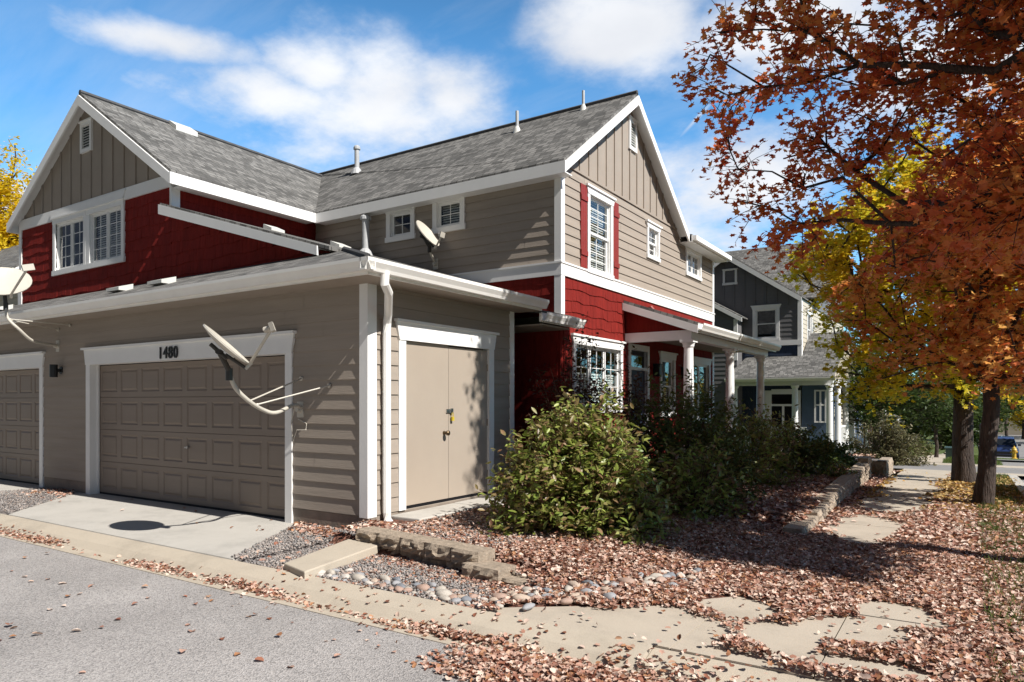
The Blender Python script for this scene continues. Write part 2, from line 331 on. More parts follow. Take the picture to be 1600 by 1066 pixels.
def roof(name, pts, parent, th=0.05, mat=None, vdir=None):
    """sloping slab; UVs in metres: u along the eave, v up the slope"""
    P = [Vector(p) for p in pts]
    n = Vector((0, 0, 0))
    for i in range(len(P)): n += (P[i] - P[0]).cross(P[(i + 1) % len(P)] - P[0])
    n.normalize()
    if n.z < 0: n = -n; P = P[::-1]
    up = (Vector((0, 0, 1)) - n * n.z).normalized(); al = up.cross(n)
    k = len(P); mb = MB(); Q = [p - Vector((0, 0, th)) for p in P]
    mb.raw(P + Q, [tuple(range(k)), tuple(range(k, 2 * k))[::-1]] + [((i + 1) % k, i, k + i, k + (i + 1) % k) for i in range(k)])
    V = P + Q; mb.uv = [(V[i].dot(al), V[i].dot(up)) for f in mb.f for i in f]
    return mb.build(name, mat or M['roof'], parent)
def gutter(mb, a, b, out, h=0.13, w=0.12):
    """K-style trough from a to b (points on the fascia at the gutter's top back edge); out = outward unit vector"""
    a, b, o = Vector(a), Vector(b), Vector(out)
    prof = [(0, 0), (0, -h), (w * 0.6, -h), (w * 0.72, -h * 0.72), (w * 0.9, -h * 0.45), (w, -h * 0.3), (w, 0), (w - 0.012, 0), (w - 0.012, -h * 0.28), (w * 0.6, -h * 0.88), (0.012, -h * 0.88), (0.012, 0)]
    mb.prism([a + o * x + Vector((0, 0, z)) for x, z in prof], b - a)

def window(parent, P, u0, u1, z0, z1, name='window', trim=0.09, head=0.14, flare=True, grid=None, sashes=1, hung=False, blind=None, n0=0.018, label=None, sill=True):
    """opening u0..u1, z0..z1; casing outside it; sash, pane and blind inside it"""
    c = MB(); d = n0 + 0.022
    c.ubox(P, u0 - trim, u0, z0 - 0.0, z1, 0, d); c.ubox(P, u1, u1 + trim, z0 - 0.0, z1, 0, d)
    c.ubox(P, u0 - trim - (0.02 if sill else 0), u1 + trim + (0.02 if sill else 0), z0 - trim, z0, 0, d + (0.012 if sill else 0))
    e = 0.05 if flare else 0.0
    hz = z1 + head
    c.raw([P(u0 - trim, z1, 0), P(u1 + trim, z1, 0), P(u1 + trim + e, hz, 0), P(u0 - trim - e, hz, 0), P(u0 - trim, z1, d + .008), P(u1 + trim, z1, d + .008), P(u1 + trim + e, hz, d + .008), P(u0 - trim - e, hz, d + .008)],
          [(0, 3, 2, 1), (4, 5, 6, 7), (0, 1, 5, 4), (1, 2, 6, 5), (2, 3, 7, 6), (3, 0, 4, 7)])
    c.ubox(P, u0 - trim - e - 0.02, u1 + trim + e + 0.02, hz, hz + 0.035, 0, d + 0.035)
    # jamb liner
    for a, b in ((u0 - 0.001, u0 + 0.015), (u1 - 0.015, u1 + 0.001)): c.ubox(P, a, b, z0, z1, -0.09, 0.0)
    c.ubox(P, u0 + .015, u1 - .015, z1 - 0.015, z1, -0.09, 0); c.ubox(P, u0 + .015, u1 - .015, z0, z0 + 0.015, -0.09, 0)
    w = c.build(name, M['white'], parent); ORG[w.name] = origin(parent)
    if label: w['label'] = label
    s = MB(); g = MB(); bl = MB()
    W = (u1 - u0) / sashes; fr = 0.04
    for i in range(sashes):
        a, b = u0 + i * W + 0.015, u0 + (i + 1) * W - 0.015
        parts = [(z0 + .015, z1 - .015, -0.035)] if not hung else [((z0 + z1) / 2 - .02, z1 - .015, -0.03), (z0 + .015, (z0 + z1) / 2 + .02, -0.06)]
        for za, zb, nn in parts:
            s.ubox(P, a, a + fr, za, zb, nn - .02, nn + .012); s.ubox(P, b - fr, b, za, zb, nn - .02, nn + .012)
            s.ubox(P, a + fr, b - fr, za, za + fr, nn - .02, nn + .012); s.ubox(P, a + fr, b - fr, zb - fr, zb, nn - .02, nn + .012)
            if grid:
                gu, gz = grid
                for k in range(1, gu): x = lerp(a + fr, b - fr, k / gu); s.ubox(P, x - .007, x + .007, za + fr, zb - fr, nn - .012, nn + .004)
                for k in range(1, gz): y = lerp(za + fr, zb - fr, k / gz); s.ubox(P, a + fr, b - fr, y - .006, y + .006, nn - .01, nn + .003)
            g.face([P(a + fr, za + fr, nn), P(b - fr, za + fr, nn), P(b - fr, zb - fr, nn), P(a + fr, zb - fr, nn)])
    so = s.build('sash', M['white'], w); so = g.build('pane', M['glass'], w)
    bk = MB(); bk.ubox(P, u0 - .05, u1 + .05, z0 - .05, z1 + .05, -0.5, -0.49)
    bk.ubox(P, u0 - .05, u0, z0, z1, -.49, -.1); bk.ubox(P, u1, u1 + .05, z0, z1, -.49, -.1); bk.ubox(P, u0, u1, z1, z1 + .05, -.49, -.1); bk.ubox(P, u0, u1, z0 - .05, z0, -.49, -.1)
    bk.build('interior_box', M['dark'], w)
    if blind:
        b0, b1 = blind; zz = lerp(z0, z1, b0)
        while zz < lerp(z0, z1, b1) - 0.02:
            bl.face([P(u0 + .03, zz, -.1), P(u1 - .03, zz, -.1), P(u1 - .03, zz + .036, -.118), P(u0 + .03, zz + .036, -.118)]); zz += 0.045
        bl.build('blind', M['blind'], w)
    return w

def zt(y):
    if y < 7: return 0.0
    if y < 20: return -0.022 * (y - 7)
    if y < 30: return -0.286 - 0.035 * (y - 20)
    if y < 90: return -0.636 - 0.058 * (y - 30)
    return -4.116
SUN_E = 5.0; SKY_E = 0.05; EXPO = 0.55; SKY_LOW = (1.5, 2.85, 3.3, 1); SKY_HIGH = (.35, .45, .55, 1); SKY_BACK = (.2, .23, .3, 1); CLOUD = (13.5, 13.8, 14.3, 1)  # unseen sky behind the camera and overhead dimmed to deepen shade on the walls
# ------------------------------------------------------------------ the house
H = thing('townhouse', (-5.93, 5.96, 0), 'taupe and barn red two-storey townhouse with attached garage and white trim', 'house')
GY, SX, WY, MY, MX = 5.96, -5.93, 7.0, 10.22, -5.72      # garage front, shed side, wing front, main front, main gable side
pG, pS, pW, pM, pGa = PY(GY), PX(SX), PY(WY), PY(MY), PX(MX)
def part(mb, name, mat, parent=None, **k):
    o = mb.build(name, mat, parent or H, **k); return o
# ---- garage front wall (faces the alley)
ga_ops = [(-12.33, -7.37, -1, 2.17), (-19.1, -14.14, -1, 2.17)]
mb = MB(); lap(mb, pG, -20.5, SX - 0.10, 0.2, 3.0, 0.18, ga_ops); backing(mb, pG, -20.5, SX, 0.0, 3.0, ga_ops); part(mb, 'wall', M['taupe'])
mb = MB()
for a, b in ((-14.02, -12.45), (-7.25, SX + 0.02), (-20.5, -19.22)): mb = MB(); mb.ubox(pG, a, b, -0.25, 0.19, -0.1, 0.004); part(mb, 'foundation', M['found'])
mb = MB(); mb.ubox(pS, GY + .1, 12, -0.25, 0.19, -0.1, 0.004); part(mb, 'foundation', M['found'])
def garage_door(u0, u1):
    g = MB(); n = -0.13; rows, cols = 4, 8; z0, z1 = 0.015, 2.16
    rh = (z1 - z0) / rows; cw = (u1 - u0) / cols
    def ring(r0, n0, r1, n1):
        a = [(r0[0], r0[2]), (r0[1], r0[2]), (r0[1], r0[3]), (r0[0], r0[3])]; b = [(r1[0], r1[2]), (r1[1], r1[2]), (r1[1], r1[3]), (r1[0], r1[3])]
        for i in range(4):
            j = (i + 1) % 4; g.face([pG(*a[i], n0), pG(*a[j], n0), pG(*b[j], n1), pG(*b[i], n1)])
    for r in range(rows):
        for c in range(cols):
            A = (u0 + c * cw, u0 + (c + 1) * cw, z0 + r * rh, z0 + (r + 1) * rh)
            A2 = (A[0], A[1], A[2] + .004, A[3] - .004); ring(A, n - .015, A2, n)
            B = (A[0] + .055, A[1] - .055, A[2] + .09, A[3] - .075); ring(A2, n, B, n)
            C = tuple(B[i] + (.018, -.018, .018, -.018)[i] for i in range(4)); ring(B, n, C, n - .014)
            D = tuple(B[i] + (.03, -.03, .03, -.03)[i] for i in range(4)); ring(C, n - .014, D, n - .014)
            E_ = tuple(B[i] + (.055, -.055, .055, -.055)[i] for i in range(4)); ring(D, n - .014, E_, n - .001)
            g.face([pG(E_[0], E_[2], n - .001), pG(E_[1], E_[2], n - .001), pG(E_[1], E_[3], n - .001), pG(E_[0], E_[3], n - .001)])
    d = g.build('garage_door', M['garage_taupe'], H)
    s = MB(); s.ubox(pG, u0 - .1, u1 + .1, -.02, 2.4, n - .2, n - .17); s.build('door_back', M['dark'], d)
    s = MB(); s.ubox(pG, u0, u1, 0.0, 0.03, n - .03, n + .008); s.build('bottom_seal', M['rubber'], d)
    h = MB(); mid = (u0 + u1) / 2; h.tube([pG(mid + .1, .87, n), pG(mid + .1, .87, n + .03)], .022, 12); h.tube([pG(mid + .06, .87, n + .035), pG(mid + .14, .87, n + .035)], .012, 8)
    h.build('door_handle', M['steel'], d)
    t = MB(); w = 0.13; k = 0.03
    t.ubox(pG, u0 - w, u0, -0.02, 2.17, -.14, k); t.ubox(pG, u1, u1 + w, -0.02, 2.17, -.14, k)
    t.ubox(pG, u0 - .03, u0 + .02, 0, 2.17, -.12, -.09); t.ubox(pG, u1 - .02, u1 + .03, 0, 2.17, -.12, -.09)
    t.raw([pG(u0 - w, 2.17, -.14), pG(u1 + w, 2.17, -.14), pG(u1 + w + .05, 2.42, -.14), pG(u0 - w - .05, 2.42, -.14), pG(u0 - w, 2.17, k + .01), pG(u1 + w, 2.17, k + .01), pG(u1 + w + .05, 2.42, k + .01), pG(u0 - w - .05, 2.42, k + .01)],
          [(0, 3, 2, 1), (4, 5, 6, 7), (0, 1, 5, 4), (1, 2, 6, 5), (2, 3, 7, 6), (3, 0, 4, 7)])
    t.ubox(pG, u0 - w - .08, u1 + w + .08, 2.42, 2.455, 0, k + .05)
    t.build('door_trim', M['white'], H)
garage_door(-12.33, -7.37); garage_door(-19.1, -14.14)
# house number
cu = bpy.data.curves.new('house_number', 'FONT'); cu.body = '1480'; cu.size = 0.25; cu.offset = 0.002; cu.extrude = 0.008; cu.space_character = 1.15; cu.align_x = 'CENTER'
tmp = bpy.data.objects.new('tmp_text', cu); COL.objects.link(tmp)
bpy.context.view_layer.update(); dgr = bpy.context.evaluated_depsgraph_get()
me = bpy.data.meshes.new_from_object(tmp.evaluated_get(dgr)); bpy.data.objects.remove(tmp)
me.transform(Matrix.Translation(Vector((-9.98, GY - .055, 2.2)) - Vector(ORG[H.name])) @ Matrix.Rotation(math.pi / 2, 4, 'X') @ Matrix.Diagonal((0.92, 1, 1, 1)))
me.materials.clear(); me.materials.append(M['black']); me.name = 'house_number'; link('house_number', me, H)
# wall lamp by the door
mb = MB(); mb.tube([(-13.36, GY - .13, 1.98), (-13.36, GY - .13, 2.2)], .062, 16); o = part(mb, 'wall_lamp', M['black'])
mb = MB(); mb.tube([(-13.36, GY - .13, 2.1), (-13.36, GY, 2.1)], .03, 10); mb.tube([(-13.36, GY - .02, 2.1), (-13.36, GY, 2.1)], .065, 16); mb.build('lamp_arm', M['black'], o)
# ---- shed side (faces the bed) with double utility door
DU0, DU1, DZ0, DZ1 = 6.6, 8.41, 0.2, 2.32
ops = [(DU0, DU1, DZ0, DZ1)]
mb = MB(); lap(mb, pS, GY + 0.12, 9.07, 0.2, 3.0, 0.18, ops); backing(mb, pS, GY, 9.07, 0, 3.0, ops)
mb.face([(SX, 9.07, 0), (-7.4, 9.07, 0), (-7.4, 9.07, 3.0), (SX, 9.07, 3.0)]); part(mb, 'wall', M['taupe'])
t = MB(); w = .125; k = .03
t.ubox(pS, DU0 - w, DU0, DZ0, DZ1, -.08, k); t.ubox(pS, DU1, DU1 + w, DZ0, DZ1, -.08, k)
t.raw([pS(DU0 - w, DZ1, -.08), pS(DU1 + w, DZ1, -.08), pS(DU1 + w + .05, DZ1 + .22, -.08), pS(DU0 - w - .05, DZ1 + .22, -.08), pS(DU0 - w, DZ1, k + .01), pS(DU1 + w, DZ1, k + .01), pS(DU1 + w + .05, DZ1 + .22, k + .01), pS(DU0 - w - .05, DZ1 + .22, k + .01)],
      [(0, 3, 2, 1), (4, 5, 6, 7), (0, 1, 5, 4), (1, 2, 6, 5), (2, 3, 7, 6), (3, 0, 4, 7)])
t.ubox(pS, DU0 - w - .08, DU1 + w + .08, DZ1 + .22, DZ1 + .255, 0, k + .045)
part(t, 'door_trim', M['white'])
mid = 7.5
for a, b in ((DU0 + .006, mid - .003), (mid + .003, DU1 - .006)):
    d = MB(); d.ubox(pS, a, b, DZ0 + .04, DZ1 - (.006 if a < mid - .1 else .02), -.05, -.008); dd = part(d, 'utility_door', M['door_taupe'])
    if a < mid - .1:
        kn = MB(); kn.tube([pS(mid - .1, 1.13, -.01), pS(mid - .1, 1.13, .035)], [.03, .018], 14); kn.tube([pS(mid - .1, 1.13, .035), pS(mid - .1, 1.13, .05), pS(mid - .1, 1.13, .075), pS(mid - .1, 1.13, .085)], [.02, .034, .034, .02], 14); kn.build('door_knob', M['brass'], dd)
        lt = MB(); lt.ubox(pS, mid - .06, mid + .08, 1.40, 1.45, -.008, .008); lt.ubox(pS, mid + .02, mid + .07, 1.39, 1.46, .008, .02); lt.build('latch_hasp', M['steel'], dd)
    else:
        pl = MB(); pl.ubox(pS, mid + .03, mid + .075, 1.29, 1.345, .008, .034); pl.tube([pS(mid + .037, 1.345, .02), pS(mid + .037, 1.39, .02), pS(mid + .052, 1.405, .02), pS(mid + .068, 1.39, .02), pS(mid + .068, 1.345, .02)], .005, 6); pl.build('padlock', M['padlock'], dd)
for yy in (DU0, DU1):
    for zz in (.5, 1.25, 2.05): mb = MB(); mb.tube([pS(yy, zz - .05, -.002), pS(yy, zz + .05, -.002)], .009, 8); part(mb, 'hinge', M['door_taupe'])
mb = MB(); mb.ubox(pS, DU0, DU1, DZ0 - .0, DZ0 + .035, -.2, -.01); mb.ubox(pS, DU0, DU1, DZ0, DZ1, -.3, -.29); part(mb, 'threshold', M['dark'])
# corner boards
mb = MB()
mb.box((SX - .11, GY - .026, 0.18), (SX + .026, GY, 2.94)); mb.box((SX, GY, 0.18), (SX + .026, GY + .125, 2.94))
part(mb, 'corner_board', M['white'])
mb = MB(); mb.ubox(pS, 8.98, 9.09, .2, 2.94, 0, .026); part(mb, 'corner_board', M['white'])
# downspout with elbows
mb = MB(); y = 6.2
mb.tube([(-5.42, 5.72, 2.99), (-5.43, 5.72, 2.86), (-5.5, 5.86, 2.78), (-5.78, 6.15, 2.6), (-5.845, 6.2, 2.5), (-5.85, 6.2, 2.38), (-5.85, 6.2, .22), (-5.84, 6.2, .13), (-5.74, 6.19, .06)], .05, 10)
part(mb, 'downspout', M['gutter'], smooth=False)
# ---- roofs of the garage: front slope, side slope with its bargeboard
EZ = 3.12; sl = 0.30; fs = 0.39
hipx = -5.47 - (fs * 1.5) / sl; hipz = EZ + fs * 1.5
roof('garage_roof', [(-20.5, 5.5, EZ), (-5.47, 5.5, EZ), (hipx, 7.0, hipz), (-20.5, 7.0, hipz)], H)
def sz(x): return EZ + sl * (-5.47 - x)
roof('garage_roof', [(-5.47, 5.5, EZ), (-5.47, 9.3, EZ), (hipx, 9.3, sz(hipx)), (hipx, 7.0, hipz)], H)
roof('garage_roof', [(hipx, 6.72, sz(hipx)), (hipx, 10.24, sz(hipx)), (-11.5, 10.24, sz(-11.5)), (-11.6, 6.72, sz(-11.6))], H)
roof('garage_roof', [(-6.0, 9.3, sz(-6.0)), (-6.0, 10.24, sz(-6.0)), (hipx, 10.24, sz(hipx)), (hipx, 9.3, sz(hipx))], H)
mb = MB(); mb.tube([(-5.47, 5.5, EZ + .015), (hipx, 7.0, hipz + .015)], .035, 6); part(mb, 'hip_cap', M['ridge'])
mb = MB(); xa, xb = -11.62, -7.65
mb.prism([(xa, 6.70, sz(xa) - .035), (xb, 6.70, sz(xb) - .035), (xb, 6.70, sz(xb) - .17), (xa, 6.70, sz(xa) - .2)], (0, .035, 0))
part(mb, 'bargeboard', M['white'])
mb = MB(); mb.prism([(xa, 6.735, sz(xa) - .06), (xb, 6.735, sz(xb) - .06), (xb, 7.0, sz(xb) - .06), (xa, 7.0, sz(xa) - .06)], (0, 0, -.02)); part(mb, 'soffit', M['white'])
# fascias, soffits, gutters
mb = MB(); mb.box((-20.5, 5.5, 2.94), (-5.47, 5.53, EZ - .05)); part(mb, 'fascia', M['gutter'])
mb = MB(); mb.box((-5.5, 5.53, 2.94), (-5.47, 9.2, EZ - .05)); part(mb, 'fascia', M['gutter'])
mb = MB(); mb.box((-20.5, 5.53, 2.94), (-5.5, GY + .02, 2.955)); mb.box((SX - .02, GY + .02, 2.94), (-5.5, 9.2, 2.955)); part(mb, 'soffit', M['taupe_flat'])
mb = MB(); gutter(mb, (-20.5, 5.5, EZ - .02), (-5.35, 5.5, EZ - .02), (0, -1, 0)); part(mb, 'gutter', M['gutter'])
mb = MB(); gutter(mb, (-5.47, 5.38, EZ - .021), (-5.47, 9.22, EZ - .021), (1, 0, 0)); part(mb, 'gutter', M['gutter'])
# low roof over the recess, dark red recess wall
mb = MB(); gutter(mb, (-5.5, 9.22, 2.92), (-5.5, 10.5, 2.92), (1, 0, 0)); mb.box((-5.53, 9.22, 2.78), (-5.5, 10.5, 2.93)); part(mb, 'gutter', M['gutter'])
roof('recess_roof', [(-5.5, 9.22, 2.96), (-5.5, 10.5, 2.96), (-5.735, 10.5, 3.03), (-5.735, 10.2, 3.03), (-7.4, 10.2, 3.3), (-7.4, 9.22, 3.3)], H)
mb = MB(); mb.box((-7.0, 9.3, 2.74), (-5.53, 10.2, 2.76)); part(mb, 'soffit', M['taupe_flat'])
mb = MB(); shakes(mb, pM, -7.4, MX - .05, 0.1, 2.8, seed=3); backing(mb, pM, -7.4, MX, 0, 2.8); part(mb, 'red_wall', M['red'])
# small slot vents on the garage roofs
for (cx, cy, dx, dy, front) in ((-16.4, 6.2, .4, .14, 1), (-11.9, 6.2, .4, .14, 1), (-10.65, 6.2, .4, .14, 1), (-11.0, 8.6, .2, .3, 0), (-9.9, 9.25, .2, .3, 0)):
    z = (EZ + fs * (cy - 5.5)) if front else sz(cx)
    mb = MB()
    if front: mb.prism([(cx - dx / 2, cy - .12, z + .0), (cx - dx / 2, cy - .12, z + .05), (cx - dx / 2, cy + .12, z + .13), (cx - dx / 2, cy + .12, z)], (dx, 0, 0))
    else: mb.prism([(cx + .12, cy - dy / 2, z - .03), (cx + .12, cy - dy / 2, z + .02), (cx - .12, cy - dy / 2, z + .12), (cx - .12, cy - dy / 2, z)], (0, dy, 0))
    part(mb, 'roof_vent', M['ventpl'])
# ---- wing with the paired window
WX0, WX1, WR = -17.55, -11.70, -14.52
WE, WTOP, WEX0, WEX1, RY = 5.51, 7.58, -17.28, -11.40, 6.80
WEX0 = 2 * WR - WEX1
wsl = (WTOP - WE) / (WEX1 - WR)
BZ = 5.32   # underside of the white belt board
def wtop(u): return WTOP - .1 - wsl * abs(u - WR)
ops = [(-15.9, -13.32, 4.26, 5.3)]
mb = MB()
shakes(mb, pW, WX0, WX1, 3.55, BZ, 0.2, ops, seed=5); backing(mb, pW, WX0, WX1, 3.0, BZ + .3, ops)
# triangle under the bargeboard
shakes(mb, pW, WX1, -7.3, 3.55, 4.9, 0.2, lim=lambda z: (WX1, min(-7.3, -5.47 - (z + .12 - EZ) / sl)), seed=6)
backing(mb, pW, WX1, -7.3, 3.0, 4.9, lim=lambda z: (WX1, min(-7.3, -5.47 - (z + .06 - EZ) / sl)))
part(mb, 'red_wall', M['red'])
mb = MB(); P2 = PY(WY - .0)
mb.prism([(WX0, WY, BZ), (WX1, WY, BZ), (WX1, WY, wtop(WX1) + .02), (WR, WY, wtop(WR) + .02), (WX0, WY, wtop(WX0) + .02)], (0, .02, 0))
battens(mb, pW, wtop, WX0, WX1, BZ + .2, 0.405, .045, .022, off=.2); part(mb, 'gable_panel', M['taupe_flat'])
mb = MB(); mb.ubox(pW, WX0 - .02, WX1 + .02, BZ, BZ + .22, 0, .035); part(mb, 'belt_board', M['white'])
mb = MB(); mb.box((WX1 - .03, WY - .03, 4.95), (WX1 + .03, WY, BZ)); mb.box((WX1, WY, 4.9), (WX1 + .03, WY + .13, 5.45)); part(mb, 'corner_board', M['white'])
mb = MB(); mb.box((WX0 - .03, WY - .03, 3.3), (WX0 + .09, WY, BZ)); part(mb, 'corner_board', M['white'])
w = window(H, pW, -15.9, -14.73, 4.27, 5.24, grid=(2, 4), sashes=2, blind=None, head=.1, trim=.1, flare=False)
w2 = window(H, pW, -14.49, -13.32, 4.27, 5.24, grid=(2, 4), sashes=2, blind=(0.0, 1.0), head=.1, trim=.1, flare=False)
mb = MB(); mb.ubox(pW, -14.63, -14.59, 4.17, 5.375, 0, .038); mb.raw([pW(-16.02, 5.378, .0), pW(-13.2, 5.378, .0), pW(-13.14, 5.5, 0), pW(-16.08, 5.5, 0), pW(-16.02, 5.378, .062), pW(-13.2, 5.378, .062), pW(-13.14, 5.5, .062), pW(-16.08, 5.5, .062)], [(0, 3, 2, 1), (4, 5, 6, 7), (0, 1, 5, 4), (1, 2, 6, 5), (2, 3, 7, 6), (3, 0, 4, 7)]); part(mb, 'window_head', M['white'])
def gable_vent(P, u0, u1, z0, z1):
    mb = MB(); t = .07
    mb.ubox(P, u0, u0 + t, z0, z1, 0, .04); mb.ubox(P, u1 - t, u1, z0, z1, 0, .04); mb.ubox(P, u0 + t, u1 - t, z0, z0 + t, 0, .04); mb.ubox(P, u0 + t, u1 - t, z1 - t, z1, 0, .04); mb.ubox(P, u0 - .03, u1 + .03, z1, z1 + .03, 0, .06)
    v = part(mb, 'gable_vent', M['white'])
    l = MB(); z = z0 + t
    while z < z1 - t - .02: l.face([P(u0 + t, z, .032), P(u1 - t, z, .032), P(u1 - t, z + .05, .004), P(u0 + t, z + .05, .004)]); z += .052
    l.build('louver', M['ventpl'], v)
    b = MB(); b.ubox(P, u0 + t, u1 - t, z0 + t, z1 - t, 0.0, .003); b.build('louver_back', M['dark'], v)
gable_vent(pW, -14.86, -14.42, 6.5, 7.1)
# wing side wall (red, faces the shed roof)
mb = MB(); pWs = PX(WX1); shakes(mb, pWs, WY + .1, MY, 4.75, 5.45, .2, seed=9); backing(mb, pWs, WY, MY, 3.0, 5.5); part(mb, 'red_wall', M['red'])
# wing left side (unseen) and roof
mb = MB(); mb.face([(WX0, WY, 0), (WX0, 16, 0), (WX0, 16, 5.5), (WX0, WY, 5.5)]); part(mb, 'wall', M['taupe'])
YV = 12.88
MYE, MTOP, MRY = 9.95, 7.66, 12.94
roof('wing_roof', [(WEX1, RY, WE), (WEX1, MYE, WE), (WR, YV, WTOP), (WR, RY, WTOP)], H)
roof('wing_roof', [(WEX0, RY, WE), (WR, RY, WTOP), (WR, YV, WTOP), (WEX0, MYE, WE)], H)
mb = MB(); mb.tube([(WR, RY, WTOP + .01), (WR, YV, WTOP + .01)], .05, 6); part(mb, 'ridge_cap', M['ridge'])
mb = MB()
for xe in (WEX0, WEX1):
    mb.prism([(xe, RY - .0, WE - .055), (WR, RY, WTOP - .055), (WR, RY, WTOP - .26), (xe, RY, WE - .24)], (0, -.035, 0))
part(mb, 'bargeboard', M['white'])
mb = MB(); mb.box((WEX1, RY - .035, WE - .24), (WEX1 + .03, MYE + .0, WE - .045)); part(mb, 'fascia', M['white'])
mb = MB(); mb.box((WEX0 - .03, RY - .035, WE - .24), (WEX0, MYE, WE - .045)); part(mb, 'fascia', M['white'])
mb = MB()
for xe, xw in ((WEX0, WX0), (WEX1, WX1)): mb.box((min(xe, xw), WY, WE - .22), (max(xe, xw), MYE, WE - .2))
for xe in (WEX0, WEX1): mb.prism([(xe, RY, WE - .06), (WR, RY, WTOP - .06), (WR, WY, WTOP - .06), (xe, WY, WE - .06)], (0, 0, -.02))
part(mb, 'soffit', M['white'])
# ---- main block, shaded front (faces -Y)
ops = [(-9.53, -9.0, 4.78, 5.24), (-8.35, -7.8, 4.8, 5.27)]
mb = MB(); lap(mb, pM, WX1, MX - .1, 3.88, 5.5, 0.16, ops); backing(mb, pM, WX1, MX, 2.8, 5.5, ops); part(mb, 'wall', M['taupe'])
mb = MB(); shakes(mb, pM, -8.6, MX - .05, 3.0, 3.67, seed=12); part(mb, 'red_wall', M['red'])
mb = MB(); mb.ubox(pM, -10.2, MX - .001, 3.67, 3.87, 0, .035); mb.ubox(pM, -10.2, MX - .001, 3.87, 3.9, 0, .05); part(mb, 'belt_board', M['white'])
for z0_, z1_ in ((3.9, 5.42), (2.9, 3.67)): mb = MB(); mb.box((MX - .1, MY - .03, z0_), (MX + .03, MY, z1_)); mb.box((MX, MY, z0_), (MX + .03, MY + .1, z1_)); part(mb, 'corner_board', M['white'])
window(H, pM, -9.53, -9.0, 4.78, 5.24, grid=(2, 2), head=.15, trim=.1)
window(H, pM, -8.35, -7.8, 4.8, 5.27, grid=(2, 2), head=.15, trim=.1, blind=(.05, 1.0))
# ---- main block, sunny gable side (faces +X)
GZ = 5.56
msl = (MTOP - 5.5) / (MRY - MYE)
def mtop(u): return MTOP - .1 - msl * abs(u - MRY)
YE = 18.5
low = [(10.72, 12.56, 1.45, 2.6), (13.06, 13.92, .35, 2.6), (14.75, 15.5, 1.3, 2.55), (16.75, 18.1, 1.1, 2.55)]
up = [(11.25, 12.12, 3.95, 5.3), (13.99, 14.53, 4.68, 5.28), (16.4, 17.4, 4.68, 5.26)]
def mlim(z): return (MY, MRY + max(0.0, (mtop(MRY) + .06 - z)) / msl) if z > 5.42 else (MY, YE)
mb = MB(); lap(mb, pGa, MY + .1, YE, 3.90, GZ, 0.165, up, lim=mlim); backing(mb, pGa, MY, YE, 3.6, 5.4, up); part(mb, 'wall', M['taupe'])
mb = MB(); shakes(mb, pGa, MY + .1, YE, .3, 3.67, .2, low, seed=21); backing(mb, pGa, MY, YE, 0.0, 3.7, low); part(mb, 'red_wall', M['red'])
mb = MB(); mb.prism([(MX, MY, GZ), (MX, 15.75, GZ), (MX, MRY, mtop(MRY) + .05), (MX, MY + .02, GZ + .05)], (-.02, 0, 0))
battens(mb, pGa, mtop, MY, 15.75, GZ, .36, .045, .022, off=.3); mb.ubox(pGa, MY + .1, 15.7, GZ - .02, GZ + .02, 0, .03); part(mb, 'gable_panel', M['taupe_flat'])
mb = MB(); mb.ubox(pGa, MY - .035, YE + .035, 3.67, 3.87, 0, .035); mb.ubox(pGa, MY - .05, YE + .05, 3.87, 3.9, 0, .05); part(mb, 'belt_board', M['white'])
for z0_, z1_ in ((3.9, 5.3), (.2, 3.67)): mb = MB(); mb.ubox(pGa, YE - .1, YE + .03, z0_, z1_, 0, .03); part(mb, 'corner_board', M['white'])
mb = MB(); mb.face([(MX, YE, 0), (-9, YE, 0), (-9, YE, 5.4), (MX, YE, 5.4)]); part(mb, 'wall', M['taupe'])
gable_vent(pGa, 12.98, 13.36, 6.62, 7.24)
window(H, pGa, 11.25, 12.12, 3.95, 5.27, grid=(2, 4), hung=True, head=.12, trim=.09, blind=(.0, 1.0))
window(H, pGa, 13.99, 14.53, 4.68, 5.25, grid=(2, 2), hung=True, head=.1, trim=.08)
window(H, pGa, 16.42, 17.38, 4.68, 5.2, grid=(2, 3), sashes=2, head=.1, trim=.08)
window(H, pGa, 10.72, 12.56, 1.45, 2.55, grid=(2, 3), sashes=3, head=.14, trim=.1, blind=(.0, .55))
window(H, pGa, 14.75, 15.5, 1.3, 2.5, hung=True, head=.13, trim=.09, blind=(0, .6))
window(H, pGa, 16.75, 18.1, 1.1, 2.5, sashes=2, head=.13, trim=.09)
for a, b in ((10.9, 11.14), (12.23, 12.47)):
    mb = MB()
    for k in range(3): x = lerp(a, b, k / 3); mb.ubox(pGa, x + .002, x + (b - a) / 3 - .002, 3.92, 5.38, .016, .034)
    for z in (4.13, 5.1): mb.ubox(pGa, a - .005, b + .005, z, z + .09, .034, .052)
    part(mb, 'shutter', M['redflat'])
# front door under the porch
mb = MB(); mb.ubox(pGa, 12.96, 13.06, .35, 2.72, -.05, .04); mb.ubox(pGa, 13.92, 14.02, .35, 2.72, -.05, .04); mb.ubox(pGa, 13.06, 13.92, 2.6, 2.72, -.05, .04); mb.ubox(pGa, 13.06, 13.92, 2.2, 2.26, -.05, .02); part(mb, 'door_trim', M['white'])
mb = MB(); mb.ubox(pGa, 13.06, 13.92, .35, 2.2, -.08, -.03); dr = part(mb, 'front_door', M['navy'])
mb = MB(); mb.face([pGa(13.06, 2.26, -.03), pGa(13.92, 2.26, -.03), pGa(13.92, 2.6, -.03), pGa(13.06, 2.6, -.03)]); mb.build('transom_pane', M['glass'], dr)
mb = MB(); mb.ubox(pGa, 13.06, 13.92, 2.26, 2.6, -.3, -.29); mb.build('interior_box', M['dark'], dr)
